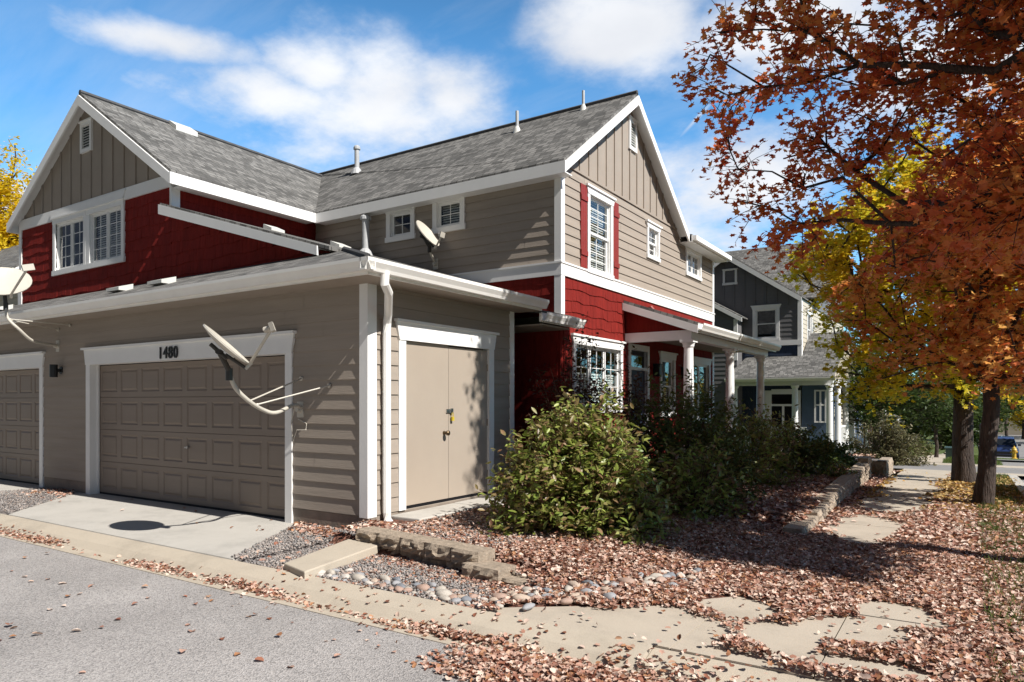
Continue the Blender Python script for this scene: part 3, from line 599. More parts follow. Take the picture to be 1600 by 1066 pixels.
# main roof
roof('main_roof', [(WEX1, MYE, 5.5), (-5.5, MYE, 5.5), (-5.5, MRY, MTOP), (WR - .1, MRY, MTOP), (WR, YV, WTOP)], H)
roof('main_roof', [(-5.5, MRY, MTOP), (-5.5, 2 * MRY - MYE, 5.5), (-20, 2 * MRY - MYE, 5.5), (-20, MRY, MTOP)], H)
roof('main_roof', [(WEX0, MYE, 5.5), (WR, YV, WTOP), (WR - .1, MRY, MTOP), (-20, MRY, MTOP), (-20, MYE, 5.5)], H)
mb = MB(); mb.tube([(-20, MRY, MTOP + .01), (-5.5, MRY, MTOP + .01)], .05, 6); part(mb, 'ridge_cap', M['ridge'])
mb = MB()
for ye in (MYE, 2 * MRY - MYE): mb.prism([(-5.5, ye, 5.5 - .055), (-5.5, MRY, MTOP - .055), (-5.5, MRY, MTOP - .24), (-5.5, ye, 5.5 - .22)], (.035, 0, 0))
part(mb, 'bargeboard', M['white'])
mb = MB(); mb.box((WEX1 + .03, MYE - .03, 5.26), (-5.465, MYE, 5.455)); part(mb, 'fascia', M['white'])
mb = MB(); mb.box((WEX1, MYE, 5.28), (-5.5, MY, 5.3))
for ye in (MYE, 2 * MRY - MYE): mb.prism([(-5.5, ye, 5.44), (-5.5, MRY, MTOP - .06), (MX, MRY, MTOP - .06), (MX, ye, 5.44)], (0, 0, -.02))
part(mb, 'soffit', M['white'])
# low roof over the rear bay of the gable side
roof('bay_roof', [(-5.42, 15.95, 5.46), (-5.42, 18.78, 5.46), (-8.5, 18.78, 6.0), (-8.5, 15.95, 6.0)], H)
mb = MB(); mb.box((-5.42, 15.92, 5.28), (-5.39, 18.78, 5.43)); mb.box((-5.39, 15.92, 5.31), (-5.3, 18.8, 5.42)); mb.box((MX, 15.92, 5.28), (-5.42, 18.75, 5.3)); part(mb, 'fascia', M['white'])
# vent pipes
def pipe(name, x, y, z0, z1, r, capr=0, mat='metal', flash=True):
    mb = MB(); mb.tube([(x, y, z0), (x, y, z1)], r, 12)
    if capr: mb.tube([(x, y, z1), (x, y, z1 + .05), (x, y, z1 + .09)], [capr, capr, capr * .7], 12)
    p = part(mb, name, M[mat], smooth=False)
    if flash: f = MB(); f.tube([(x, y, z0 - .07), (x, y, z0 + .04), (x, y, z0 + .1)], [r * 2.6, r * 1.9, r * 1.05], 12); f.build('pipe_flashing', M['ventpl' if r < .05 else 'metal'], p)
def mz(y): return 5.5 + msl * (y - MYE)
pipe('vent_pipe', -12.6, 12.3, mz(12.3), mz(12.3) + .55, .06, .085)
pipe('vent_pipe', -7.95, 12.35, mz(12.35), mz(12.35) + .42, .035)
pipe('vent_pipe', -6.6, 12.75, mz(12.75), mz(12.75) + .38, .03)
pipe('flue_pipe', -10.0, 10.0, sz(-10.0), 5.15, .07, .11)
mb = MB(); mb.prism([(WR + .3, 8.6, WTOP - .2), (WR + .3, 8.6, WTOP - .1), (WR + .02, 8.6, WTOP + .07), (WR + .02, 8.6, WTOP)], (0, .5, 0)); part(mb, 'roof_vent', M['ventpl'])
# ---- porch
def pz(x): return 3.02 + (-4.2 - x) * (3.55 - 3.02) / 1.52
roof('porch_roof', [(-4.2, 12.72, 3.02), (-4.2, 18.95, 3.02), (MX + .02, 18.95, pz(MX)), (MX + .02, 12.72, pz(MX))], H, th=.06)
mb = MB(); mb.prism([(MX + .02, 12.71, pz(MX) - .055), (-4.2, 12.71, pz(-4.2) - .055), (-4.2, 12.71, pz(-4.2) - .2), (MX + .02, 12.71, pz(MX) - .2)], (0, -.035, 0)); part(mb, 'bargeboard', M['white'])
mb = MB(); gutter(mb, (-4.2, 12.68, 3.0), (-4.2, 18.98, 3.0), (1, 0, 0)); mb.box((-4.23, 12.7, 2.84), (-4.2, 18.95, 2.97)); part(mb, 'gutter', M['gutter'])
mb = MB(); mb.prism([(MX + .02, 12.84, 2.9), (-4.4, 12.84, 2.9), (-4.4, 12.84, pz(-4.4) - .08), (MX + .02, 12.84, pz(MX) - .08)], (0, .04, 0)); part(mb, 'porch_end_panel', M['red'])
mb = MB(); mb.box((MX + .02, 12.8, 2.72), (-4.36, 12.94, 2.9)); mb.box((-4.52, 12.94, 2.72), (-4.36, 18.75, 2.9)); part(mb, 'porch_beam', M['white'])
mb = MB(); mb.box((MX, 12.94, 2.86), (-4.24, 18.9, 2.88)); part(mb, 'porch_ceiling', M['taupe_flat'])
for y in (12.88, 15.6, 18.3):
    mb = MB(); mb.lathe((-4.44, y, 0), [(.115, .37), (.115, .45), (.105, .5), (.1, 1.4), (.085, 2.58)], 20); c = part(mb, 'porch_column', M['white'], smooth=False)
    mb = MB(); mb.lathe((-4.44, y, 0), [(.09, 2.57), (.105, 2.6), (.105, 2.62), (.12, 2.66), (.12, 2.67)], 20); mb.box((-4.57, y - .13, 2.67), (-4.31, y + .13, 2.719)); mb.build('capital', M['white'], c)
    mb = MB(); mb.box((-4.58, y - .14, .3), (-4.30, y + .14, .37)); mb.build('column_base', M['white'], c)
mb = MB(); mb.box((MX, 12.7, -.3), (-4.2, 18.9, .3)); part(mb, 'porch_floor', M['conc'])
for y, nm in ((14.35, 0), (16.1, 0)):
    mb = MB(); mb.box((MX, y - .07, 2.1), (MX + .16, y + .07, 2.35)); mb.box((MX, y - .09, 2.35), (MX + .18, y + .09, 2.37)); part(mb, 'wall_lamp', M['black'])
mb = MB(); mb.tube([pGa(14.05, 3.55, .02), pGa(14.05, 3.55, .06), pGa(14.05, 3.49, .12)], [.05, .05, .03], 8); part(mb, 'flood_lamp', M['redflat'])

# ------------------------------------------------------------------ satellite dishes
cam_a = math.atan(715 / 1093)
Fv = Vector((-math.sin(cam_a), math.cos(cam_a), 0)); Rv = Vector((math.cos(cam_a), math.sin(cam_a), 0)); Zv = Vector((0, 0, 1))
def dish(label, c, n, up, rw, rh, lnb, mast, foot, foot_n, braces, grp='satellite dishes', mast_r=.024):
    c, n = Vector(c), Vector(n).normalized(); up = Vector(up); up = (up - n * up.dot(n)).normalized(); rt = up.cross(n)
    t = thing('satellite_dish', tuple(foot), label, 'satellite dish', grp)
    mb = MB(); K, Rr = 28, 6; th = .012
    def P(r, a, off=0): return c + rt * (math.cos(a) * rw * r) + up * (math.sin(a) * rh * r) + n * (0.055 * r * r - 0.028 + off)
    for off, flip in ((0, 0), (-th, 1)):
        for i in range(Rr):
            for k in range(K):
                a0, a1 = 2 * math.pi * k / K, 2 * math.pi * (k + 1) / K
                q = [P(i / Rr, a0, off), P((i + 1) / Rr, a0, off), P((i + 1) / Rr, a1, off), P(i / Rr, a1, off)]
                if i == 0: q = q[1:] if False else [q[0], q[1], q[2]]
                mb.face(q[::-1] if flip else q)
    for k in range(K):
        a0, a1 = 2 * math.pi * k / K, 2 * math.pi * (k + 1) / K
        mb.face([P(1, a0, 0.004), P(1, a0, -th), P(1, a1, -th), P(1, a1, 0.004)])
    mb.build('reflector', M['dish'], t)
    lnb = Vector(lnb); base = c - up * rh * 1.02 + n * .02
    mb = MB(); mb.tube([base - n * .06, base + n * .03], .02, 8); mb.tube([base, lerp(base, lnb, .97)], .017, 8); arm = mb.build('feed_arm', M['dish'], t)
    d = (c + n * .0 - lnb).normalized(); mb = MB()
    s = rt * .075; q = [lnb - d * .02 + s, lnb - d * .02 - s, lnb + d * .035 - s, lnb + d * .035 + s]; h = d.cross(rt).normalized() * .09
    mb.prism([x - h * .5 for x in q], h); mb.tube([lnb + d * .03, lnb + d * .07, lnb + d * .1], [.025, .03, .035], 10); mb.build('receiver', M['dish'], t)
    mast = [Vector(p) for p in mast]
    # smooth the mast with Catmull-Rom
    pts = []
    for i in range(len(mast) - 1):
        p0, p1, p2, p3 = mast[max(i - 1, 0)], mast[i], mast[i + 1], mast[min(i + 2, len(mast) - 1)]
        for k in range(6):
            u = k / 6; pts.append(.5 * ((2 * p1) + (p2 - p0) * u + (2 * p0 - 5 * p1 + 4 * p2 - p3) * u * u + (3 * p1 - p0 - 3 * p2 + p3) * u ** 3))
    pts.append(mast[-1]); mb = MB(); mb.tube(pts, mast_r, 10); mb.build('mast', M['dish'], t, smooth=True)
    mb = MB(); top = mast[-1]; bk = c - n * .085
    mb.tube([top - Vector((0, 0, .1)), top + Vector((0, 0, .03))], .036, 10); mb.tube([top, bk], .03, 8); mb.tube([bk - rt * .09, bk + rt * .09], .03, 8); mb.tube([bk - up * .1, bk + up * .12], .022, 8); mb.tube([lerp(bk, base, .2), base - n * .05], .018, 8)
    mb.build('mount_bracket', M['iron'], t)
    fn = Vector(foot_n).normalized(); f = Vector(foot); a = fn.cross(Zv); a = a.normalized() if a.length > .1 else Vector((1, 0, 0)); b = a.cross(fn)
    mb = MB(); mb.prism([f + a * x * .06 + b * y * .1 for x, y in ((-1, -1), (1, -1), (1, 1), (-1, 1))], fn * .012); mb.tube([f, f + fn * .07], [.05, .03], 8); mb.build('mount_foot', M['dish'], t)
    for p, q in braces:
        p, q = Vector(p), Vector(q); mb = MB(); mb.tube([p, q], .0095, 6); mb.tube([q, q + (q - p).normalized() * .02], .03, 8); mb.tube([p - (q - p).normalized() * .02, p], .016, 6); mb.build('brace', M['dish'], t)
    return t
def pixp(px, py, y):   # a measured point of the photograph at house depth y
    d = Fv * 1093 + Rv * (px - 800) + Zv * (628 - py); s = y / d.y
    return Vector((0, 0, 1.55)) + d * s
n1 = (Rv * .70 + Zv * .70 + Fv * .0); v1 = pixp(353, 543, 4.5) - Vector((0, 0, 1.55)); v1.normalize(); n1 = n1 - v1 * (n1.dot(v1) + .05)
dish('beige satellite dish on a curved arm over the numbered garage door', pixp(352, 541, 4.5), n1, Zv, .36, .30, pixp(426, 511, 4.62),
     [pixp(470, 637, 5.94), pixp(459, 633, 5.78), pixp(432, 645, 5.35), pixp(412, 641, 5.15), pixp(389, 627, 4.9), pixp(367, 605, 4.7), pixp(358, 580, 4.6)],
     pixp(470, 640, 5.955), (0, -1, 0), [(pixp(389, 627, 4.9), pixp(470, 592, 5.93)), (pixp(403, 632, 5.05), pixp(513, 603, 5.93))])
mb = MB(); mb.tube([pixp(462, 632, 5.8), pixp(455, 660, 5.86), pixp(458, 690, 5.9), pixp(464, 672, 5.88), pixp(478, 672, 5.9), pixp(479, 662, 5.92), pixp(466, 655, 5.93)], .006, 6)
for o in list(S.objects):
    if o.name == 'satellite_dish': mb.build('cable', M['dish'], o)
n2 = (Rv * .38 + Zv * .62 - Fv * .62)
dish('beige satellite dish on a bent mast beside the black wall lamp', pixp(5, 441, 5.0), n2, Zv * .9 - Rv * .35, .40, .33, pixp(44, 418, 4.72),
     [pixp(90, 540, 5.94), pixp(64, 536, 5.6), pixp(48, 531, 5.4), pixp(30, 515, 5.2), pixp(12, 497, 5.06), pixp(9, 476, 5.05)],
     pixp(91, 541, 5.955), (0, -1, 0), [(pixp(17, 499, 5.1), pixp(108, 508, 5.93)), (pixp(19, 501, 5.12), pixp(90, 515, 5.93))])
n3 = (Rv * .62 + Zv * .5 - Fv * .28)
dish('small beige satellite dish mounted below the two small upper windows', pixp(667, 366, 9.75), n3, Zv, .27, .30, pixp(691, 367, 9.5),
     [pixp(680, 412, 10.2), pixp(677, 405, 10.1), pixp(673, 396, 9.95), pixp(671, 386, 9.9)], pixp(681, 413, 10.2), (0, -1, 0), [(pixp(672, 392, 9.92), pixp(681, 388, 10.19))])
# ------------------------------------------------------------------ ground
def surf(name, poly_or_rect, off, mat, ny=40, nx=2, hf=None, thick=0.0):
    """sheet following the slope; rect (x0,x1,y0,y1) as a grid"""
    x0, x1, y0, y1 = poly_or_rect; mb = MB()
    ys = sorted({lerp(y0, y1, i / ny) for i in range(ny + 1)} | {y for y in (7, 20, 30, 90) if y0 < y < y1}); xs = [lerp(x0, x1, i / nx) for i in range(nx + 1)]
    f = hf or (lambda x, y: zt(y) + off)
    n = len(xs); V = [(x, y, f(x, y)) for y in ys for x in xs]
    F = [(j * n + i, j * n + i + 1, (j + 1) * n + i + 1, (j + 1) * n + i) for j in range(len(ys) - 1) for i in range(n - 1)]
    if thick:
        mb.raw(V, F)
        for side in (0, n - 1):
            for j in range(len(ys) - 1):
                a, b = V[j * n + side], V[(j + 1) * n + side]; mb.face([a, b, (b[0], b[1], b[2] - thick), (a[0], a[1], a[2] - thick)])
        for row in (0, len(ys) - 1):
            for i in range(n - 1):
                a, b = V[row * n + i], V[row * n + i + 1]; mb.face([a, b, (b[0], b[1], b[2] - thick), (a[0], a[1], a[2] - thick)])
    else: mb.raw(V, F)
    o = mb.build(name, mat); o['kind'] = 'structure'; return o
surf('ground', (-400, 400, -200, 500), -0.22, M['grass'], 70, 8)
mb = MB(); mb.box((-60, -14, -.3), (9, 3.74, -.1)); tag(mb.build('alley_road', M['asphalt']), kind='structure')
# rolled kerb with its pan
prof = [(3.735, -.3), (3.735, -.094), (3.9, -.116), (3.96, -.105), (4.05, -.05), (4.16, -.022), (4.27, -.012), (4.27, -.3)]
mb = MB(); xs = [-60, -30, -20, -14, -10.4, -7.4, -4.4, -1.7]
for a, b in zip(xs[:-1], xs[1:]): mb.prism([(a + .006, y, z) for y, z in prof], (b - a - .012, 0, 0))
prof2 = [(3.735, -.3), (3.735, -.094), (3.9, -.116), (4.0, -.1), (4.27, -.03), (4.27, -.3)]
mb.prism([(-1.7, y, z) for y, z in prof2], (2.6, 0, 0)); tag(mb.build('kerb', M['conc_warm']), kind='structure')
# driveways
def slab(name, poly, top, bot, mat, bevel=.01): mb = MB(); mb.prism([(x, y, bot) for x, y in poly], (0, 0, top - bot)); o = mb.build(name, mat, bevel=bevel); o['kind'] = 'structure'; return o
slab('driveway', [(-12.75, 6.2), (-7.15, 6.2), (-7.15, 5.9), (-6.08, 4.274), (-11.1, 4.274), (-12.75, 5.8)], 0.0, -.3, M['conc'])
slab('driveway', [(-20.3, 6.2), (-13.95, 6.2), (-13.95, 5.9), (-13.2, 4.274), (-19.0, 4.274), (-20.3, 5.8)], 0.0, -.3, M['conc'])
# gravel strips
mb = MB(); mb.prism([(-14.2, 4.27, -.03), (-10.9, 4.27, -.03), (-12.7, 6.1, -.0), (-14.2, 6.1, -.0)], (0, 0, -.2)); tag(mb.build('gravel_floor', M['gravelbed']), kind='structure')
mb = MB(); mb.prism([(-7.3, 6.0, -.02), (-6.2, 4.272, -.035), (-3.15, 4.272, -.035), (-3.2, 6.2, -.02)], (0, 0, -.2)); tag(mb.build('gravel_floor', M['gravelbed']), kind='structure')
def wallx(y):                        # the long retaining wall's face along the sidewalk
    return -1.66 - 0.035 * max(0, y - 9.0)
def bed_h(x, y):
    if y < 9.1:
        t = sm((-1.55 - x) / 2.2); f = sm((y - 4.5) / 1.5)
        h = zt(y) + 0.0 + .14 * t * f
        return h
    t = sm((-1.55 - x) / 2.2); base = zt(y) + .14 * t
    if x < wallx(y) - .06: base = max(base, lerp(.09, .06, clamp((y - 9.1) / 9)))
    return lerp(zt(y) + .14 * t, base, clamp((y - 9.1) / .4))
surf('planting_bed', (-5.95, -1.55, 4.45, 19.4), 0, M['soil'], 110, 45, hf=lambda x, y: bed_h(x, y) - (.16 if (x > -3.2 and y < 5.7 and y < 5.02 + (.71 if x < -2.1 else 1.15) * (x + 2.1) - .06) else (.1 if x < -3.05 and y < 5.36 - .13 * (x + 5.53) + .1 else .012)))
# sidewalk in slabs
y = 5.65; k = 0
mb = MB()
while y < 22.3:
    y1 = min(y + 1.52, 22.3); mb.prism([(-1.55, y + .006, zt(y) + .002), (-.05, y + .006, zt(y) + .002), (-.05, y1 - .006, zt(y1) + .002), (-1.55, y1 - .006, zt(y1) + .002)], (0, 0, -.2)); y = y1
mb.prism([(-3.15, 4.276, -.014), (-1.6, 4.276, -.016), (-1.56, 5.64, 0), (-2.1, 5.02, -.003)], (0, 0, -.2))
mb.prism([(-1.59, 4.276, -.016), (-.75, 4.276, -.018), (-.75, 5.64, 0), (-1.55, 5.64, 0)], (0, 0, -.2))
mb.prism([(-.74, 4.276, -.018), (.1, 4.276, -.018), (.1, 5.64, 0), (-.74, 5.64, 0)], (0, 0, -.2))
tag(mb.build('sidewalk', M['walk']), kind='structure')
surf('lawn', (-.05, .82, 4.28, 22.0), .0, M['grass'], 60, 6, hf=lambda x, y: zt(y) + .004 + .01 * math.sin(x * 7 + y * 3))
surf('lawn', (-.8, .95, 28.6, 60), .01, M['grass'], 30, 6)
surf('street_kerb', (.82, 1.0, 4.28, 22.0), .03, M['conc'], 40, 1, thick=.2)
surf('street', (1.0, 9.5, 4.0, 320), -.10, M['asphalt2'], 60, 4)
surf('far_sidewalk', (-2.3, -.8, 28.6, 110), .012, M['walk'], 40, 2)
surf('lawn', (9.8, 16, 4, 110), .02, M['grass'], 40, 3)
surf('lawn', (-9, -2.3, 30.5, 110), .015, M['grass'], 40, 3)
surf('crossing_drive', (-2.6, 9.0, 23.4, 27.0), -.0, M['asphalt2'], 6, 6)
surf('drive_apron', (-1.6, 1.6, 22.3, 23.4), .003, M['walk'], 3, 3); surf('drive_apron', (-2.2, 1.6, 27.0, 28.6), .004, M['walk'], 3, 3)
# concrete splash block, entry pad, retaining walls
mb = MB(); mb.prism([(-5.36, 4.3, .045), (-4.93, 4.18, .045), (-5.12, 5.33, .07), (-5.62, 5.36, .07)], (0, 0, -.09))
sb = mb.build('splash_block', M['conc_warm'], bevel=.012); tag(sb, 'long worn concrete splash slab lying on the gravel beside the kerb', 'splash block')
pad = thing('entry_pad', (-5.6, 7, 0), 'low concrete pad in front of the double utility door', 'concrete pad')
mb = MB(); mb.box((SX + .03, 6.3, -.1), (-5.42, 7.55, .17)); mb.build('slab', M['conc'], pad, bevel=.015)
mb = MB(); mb.box((SX + .03, 7.56, -.1), (-5.32, 8.5, .175)); mb.build('slab', M['conc'], pad, bevel=.015)
def rough_block(mb, a, b, depth, z0, z1, seed, inward):
    """split-face block from a to b (front bottom edge), depth to the back, craggy front"""
    R_ = random.Random(seed); a, b = Vector(a), Vector(b); d = (b - a); L = d.length; d.normalize(); o = Vector(inward)
    nx, nz = max(3, int(L / .045)), 5; V = []; F = []
    for j in range(nz + 1):
        for i in range(nx + 1):
            e = 0.0 if (i in (0, nx) or j == nz) else 1.0
            off = R_.uniform(-.03, .012) * e + (.014 if e == 0 else 0)
            p = a + d * (L * i / nx) + o * off; V.append((p.x, p.y, lerp(z0, z1, j / nz)))
    n = nx + 1
    for j in range(nz):
        for i in range(nx): F.append((j * n + i, j * n + i + 1, (j + 1) * n + i + 1, (j + 1) * n + i))
    mb.raw(V, F)
    p, q = a + o * .0, b + o * .0; pb, qb = a + o * depth, b + o * depth
    t = [V[nz * n + i] for i in range(n)]
    mb.face(t + [(qb.x, qb.y, z1), (pb.x, pb.y, z1)])
    for s, sb_, idx in ((p, pb, 0), (q, qb, nx)):
        col = [V[j * n + idx] for j in range(nz + 1)]; mb.face(col + [(sb_.x, sb_.y, z1), (sb_.x, sb_.y, z0)])
def chain(name, label, runs):
    t = thing(name, (runs[0][0][0], runs[0][0][1], 0), label, 'retaining wall')
    sd = 0
    for (a, b, n, dep, z0, z1, inw) in runs:
        a, b = Vector(a), Vector(b)
        for i in range(n):
            sd += 1; mb = MB(); p, q = a.lerp(b, i / n), a.lerp(b, (i + 1) / n); g = (q - p).normalized() * .004
            dz0 = zt(p.y) if z0 == 'g' else z0
            rough_block(mb, p + g, q - g, dep, dz0 - (.08 if z0 == 'g' else 0), z1 if not callable(z1) else z1(i), sd * 7 + len(name), inw); mb.build('wall_block', M['block'], t)
    return t
chain('retaining_wall', 'low two-course block retaining wall below the utility door', [
    ((-5.53, 5.36, 0), (-3.72, 5.12, 0), 5, .24, .055, .185, (.13, .99, 0)), ((-5.5, 5.39, 0), (-3.86, 5.18, 0), 5, .22, -.09, .054, (.13, .99, 0)),
    ((-3.84, 5.02, 0), (-3.4, 4.97, 0), 1, .26, -.05, .095, (.13, .99, 0)), ((-3.38, 4.99, 0), (-3.1, 4.96, 0), 1, .22, -.06, .03, (.13, .99, 0))])
yw0, yw1 = 8.7, 18.7; N = 26
runs = []
for i in range(N):
    ya, yb = lerp(yw0, yw1, i / N), lerp(yw0, yw1, (i + 1) / N); step = .13 if ya < 10.2 else (.15 if ya < 12.5 else .17)
    top = [.06, .10, .13, .15][min(3, int((ya - yw0) / 1.1))] if ya < 17.6 else .25
    off = -.06
    lo = zt(yb) - .1; h = (top - lo) / max(1, round((top - lo) / .17)); z = lo
    while z < top - .02:
        runs.append(((wallx(ya) + (.02 if z + h < top - .02 else .035), ya, 0), (wallx(yb) + (.02 if z + h < top - .02 else .035), yb, 0), 1, .23, z, min(top, z + h) - .002, (-1, 0, 0))); z += h
chain('retaining_wall', 'long block retaining wall along the sidewalk holding up the planting bed', runs)
pb_ = thing('block_planter', (-2.0, 20.6, 0), 'short pale block planter edge beside the far sidewalk', 'planter')
for i, (a, b) in enumerate((((-1.75, 20.0, 0), (-1.75, 21.6, 0)), ((-3.2, 20.0, 0), (-1.78, 20.0, 0)))):
    mb = MB(); rough_block(mb, a, b, .25, -.5, zt(20.5) + .34, 90 + i, (-1, 0, 0) if i == 0 else (0, 1, 0)); mb.build('wall_block', M['block'], pb_)
mb = MB(); mb.prism([(-3.2, 20.2, zt(20) + .3), (-2.0, 20.2, zt(20) + .3), (-2.0, 21.6, zt(21) + .3), (-3.2, 21.6, zt(21) + .3)], (0, 0, -.2)); mb.build('gravel_fill', M['gravelbed'], pb_)

# ------------------------------------------------------------------ scattered meshes
def rand_rot(n, tilt):
    """random rotation matrices; leaf normal within tilt (rad) of +Z"""
    az = rng.uniform(0, 2 * np.pi, n); t = np.abs(rng.normal(0, 1, n)) * tilt; sp = rng.uniform(0, 2 * np.pi, n)
    nz = np.stack([np.sin(t) * np.cos(az), np.sin(t) * np.sin(az), np.cos(t)], 1)
    a = np.cross(nz, np.tile([0.31, 0.77, 0.55], (n, 1))); a /= np.linalg.norm(a, axis=1)[:, None] + 1e-9; b = np.cross(nz, a)
    x = a * np.cos(sp)[:, None] + b * np.sin(sp)[:, None]; y = np.cross(nz, x)
    return np.stack([x, y, nz], 2)
def cloud(name, pts, rot, size, shape, faces, mat, parent=None, curl=None):
    n = len(pts); sh = np.array(shape, float); k = len(sh)
    V = np.tile(sh[None], (n, 1, 1)) * np.asarray(size)[:, None, None]
    if curl is not None: V[:, :, 2] += np.asarray(curl)[:, None] * (V[:, :, 0] ** 2 + 0.5 * V[:, :, 1] ** 2) / np.asarray(size)[:, None]
    V = np.einsum('nij,nkj->nki', rot, V) + np.asarray(pts)[:, None, :]
    if parent is not None: V = V - np.array(origin(parent))
    V = V.reshape(-1, 3)
    me = bpy.data.meshes.new(name); me.vertices.add(len(V)); me.vertices.foreach_set('co', V.astype(np.float32).ravel())
    fl = [len(f) for f in faces]; idx = np.concatenate([np.array(f) for f in faces]); nl = len(idx)
    loops = (np.arange(n)[:, None] * k + idx[None]).ravel().astype(np.int32)
    me.loops.add(len(loops)); me.loops.foreach_set('vertex_index', loops)
    ls = np.concatenate([[0], np.cumsum(fl)[:-1]]); starts = (np.arange(n)[:, None] * nl + ls[None]).ravel().astype(np.int32)
    me.polygons.add(len(starts)); me.polygons.foreach_set('loop_start', starts); me.polygons.foreach_set('loop_total', np.tile(fl, n).astype(np.int32))
    me.update(calc_edges=True); me.validate(); me.materials.append(mat)
    return link(name, me, parent)
# maple leaf: two halves folded on the midrib
MAPLE = [(0, -.5, 0), (.0, .55, -.02), (.14, .22, .05), (.5, .3, .12), (.3, .02, .08), (.42, -.22, .1), (.12, -.3, .03), (-.14, .22, .05), (-.5, .3, .12), (-.3, .02, .08), (-.42, -.22, .1), (-.12, -.3, .03)]
MAPLE_F = [(0, 6, 5, 4, 3, 2, 1), (0, 1, 7, 8, 9, 10, 11)]
OVAL = [(0, -.5, 0), (.0, .55, -.06), (.2, .15, .05), (.2, -.2, .05), (-.2, .15, .05), (-.2, -.2, .05)]
OVAL_F = [(0, 3, 2, 1), (0, 1, 4, 5)]
DRY = [(0, -.5, 0), (.05, .5, .05), (.3, .32, .16), (.36, -.05, .2), (.25, -.35, .12), (-.28, .3, .12), (-.38, .0, .22), (-.22, -.36, .14)]
DRY_F = [(0, 4, 3, 2, 1), (0, 1, 5, 6, 7)]
STONE = [(0, 0, .35), (.5, 0, .02), (.2, .42, -.03), (-.38, .3, .03), (-.45, -.22, -.02), (.18, -.44, .04), (0, 0, -.3)]
STONE_F = [(0, 1, 2), (0, 2, 3), (0, 3, 4), (0, 4, 5), (0, 5, 1), (6, 2, 1), (6, 3, 2), (6, 4, 3), (6, 5, 4), (6, 1, 5)]
def inpoly(x, y, poly):
    r = np.zeros(len(x), bool); n = len(poly); j = n - 1
    for i in range(n):
        xi, yi = poly[i]; xj, yj = poly[j]
        c = ((yi > y) != (yj > y)) & (x < (xj - xi) * (y - yi) / (yj - yi + 1e-12) + xi); r ^= c; j = i
    return r
def ztv(y): return np.interp(y, [7, 20, 30, 90], [0, -.286, -.636, -4.116])
def vnoise(x, y, s, seed=0):
    r = np.random.default_rng(seed); g = r.random((64, 64)); u = x * s; v = y * s
    i, j = np.floor(u).astype(int), np.floor(v).astype(int); fu, fv = u - i, v - j; fu = fu * fu * (3 - 2 * fu); fv = fv * fv * (3 - 2 * fv)
    G = lambda a, b: g[a % 64, b % 64]
    return (G(i, j) * (1 - fu) + G(i + 1, j) * fu) * (1 - fv) + (G(i, j + 1) * (1 - fu) + G(i + 1, j + 1) * fu) * fv
def ground_h(x, y):
    h = ztv(y) + .004
    bed = (x < -1.55) & (y > 4.95)
    hb = np.array([bed_h(a, b) for a, b in zip(x[bed], y[bed])]) if bed.any() else np.zeros(0)
    h[bed] = hb
    kerb = y < 4.27
    h[kerb] = np.interp(y[kerb], [3.0, 3.735, 3.9, 3.96, 4.05, 4.16, 4.27], [-.1, -.097, -.116, -.105, -.05, -.022, -.012])
    gr = (x < -3.1) & (y >= 4.27) & (y < 5.36 - .13 * (x + 5.53) + .05); h[gr] = -.03
    gr = (x < -5.95) & (y >= 4.27); h[gr] = 0.003
    return h
def scatter(x0, x1, y0, y1, dens, keep):
    n = int((x1 - x0) * (y1 - y0) * dens); x = rng.uniform(x0, x1, n); y = rng.uniform(y0, y1, n)
    k = rng.random(n) < keep(x, y); return x[k], y[k]
# gravel stones
def gk(x, y):
    a = inpoly(x, y, [(-7.15, 5.95), (-6.15, 4.3), (-3.2, 4.3), (-3.0, 5.1), (-5.5, 5.35), (-5.9, 5.95)]); b = inpoly(x, y, [(-14.1, 4.3), (-11.1, 4.3), (-12.7, 5.9), (-13.9, 5.95)])
    c = inpoly(x, y, [(-5.4, 5.6), (-3.9, 5.4), (-3.2, 6.2), (-4.6, 7.2), (-5.4, 8.0)]) * .75
    return np.maximum(np.maximum(a * 1.0, b * 1.0), c)
x, y = scatter(-7.3, -3.0, 4.28, 8.0, 2300, gk); x2, y2 = scatter(-14.1, -11, 4.28, 6, 900, gk)
x = np.concatenate([x, x2]); y = np.concatenate([y, y2]); h = ground_h(x, y); n = len(x)
g = cloud('gravel', np.stack([x, y, h + rng.uniform(-.002, .014, n)], 1), rand_rot(n, .5), rng.uniform(.014, .036, n), STONE, STONE_F, M['gravel']); g['kind'] = 'stuff'
# river rocks
rock_me = []
for v in range(9):
    R_ = random.Random(100 + v); mb = MB(); nn, mm = 10, 7
    for j in range(mm + 1):
        for i in range(nn):
            th_, ph = math.pi * j / mm, 2 * math.pi * i / nn
            r = 1 + .12 * math.sin(3 * ph + v) * math.sin(th_) + R_.uniform(-.04, .04)
            mb.v.append((r * math.sin(th_) * math.cos(ph), r * math.sin(th_) * math.sin(ph) * .8, r * math.cos(th_) * .55))
    mb.f = [(j * nn + i, j * nn + (i + 1) % nn, (j + 1) * nn + (i + 1) % nn, (j + 1) * nn + i) for j in range(mm) for i in range(nn)]
    me = bpy.data.meshes.new('river_rock'); me.from_pydata(mb.v, [], mb.f); me.polygons.foreach_set('use_smooth', [True] * len(me.polygons)); me.materials.append(M['rock%d' % (v % 6)]); rock_me.append(me)
path = [(-5.0, 4.36), (-4.5, 4.38), (-3.9, 4.36), (-3.3, 4.36), (-3.0, 4.58), (-2.75, 4.85), (-2.45, 5.15), (-2.3, 5.55), (-2.05, 5.95)]
R_ = random.Random(4); rocks = []
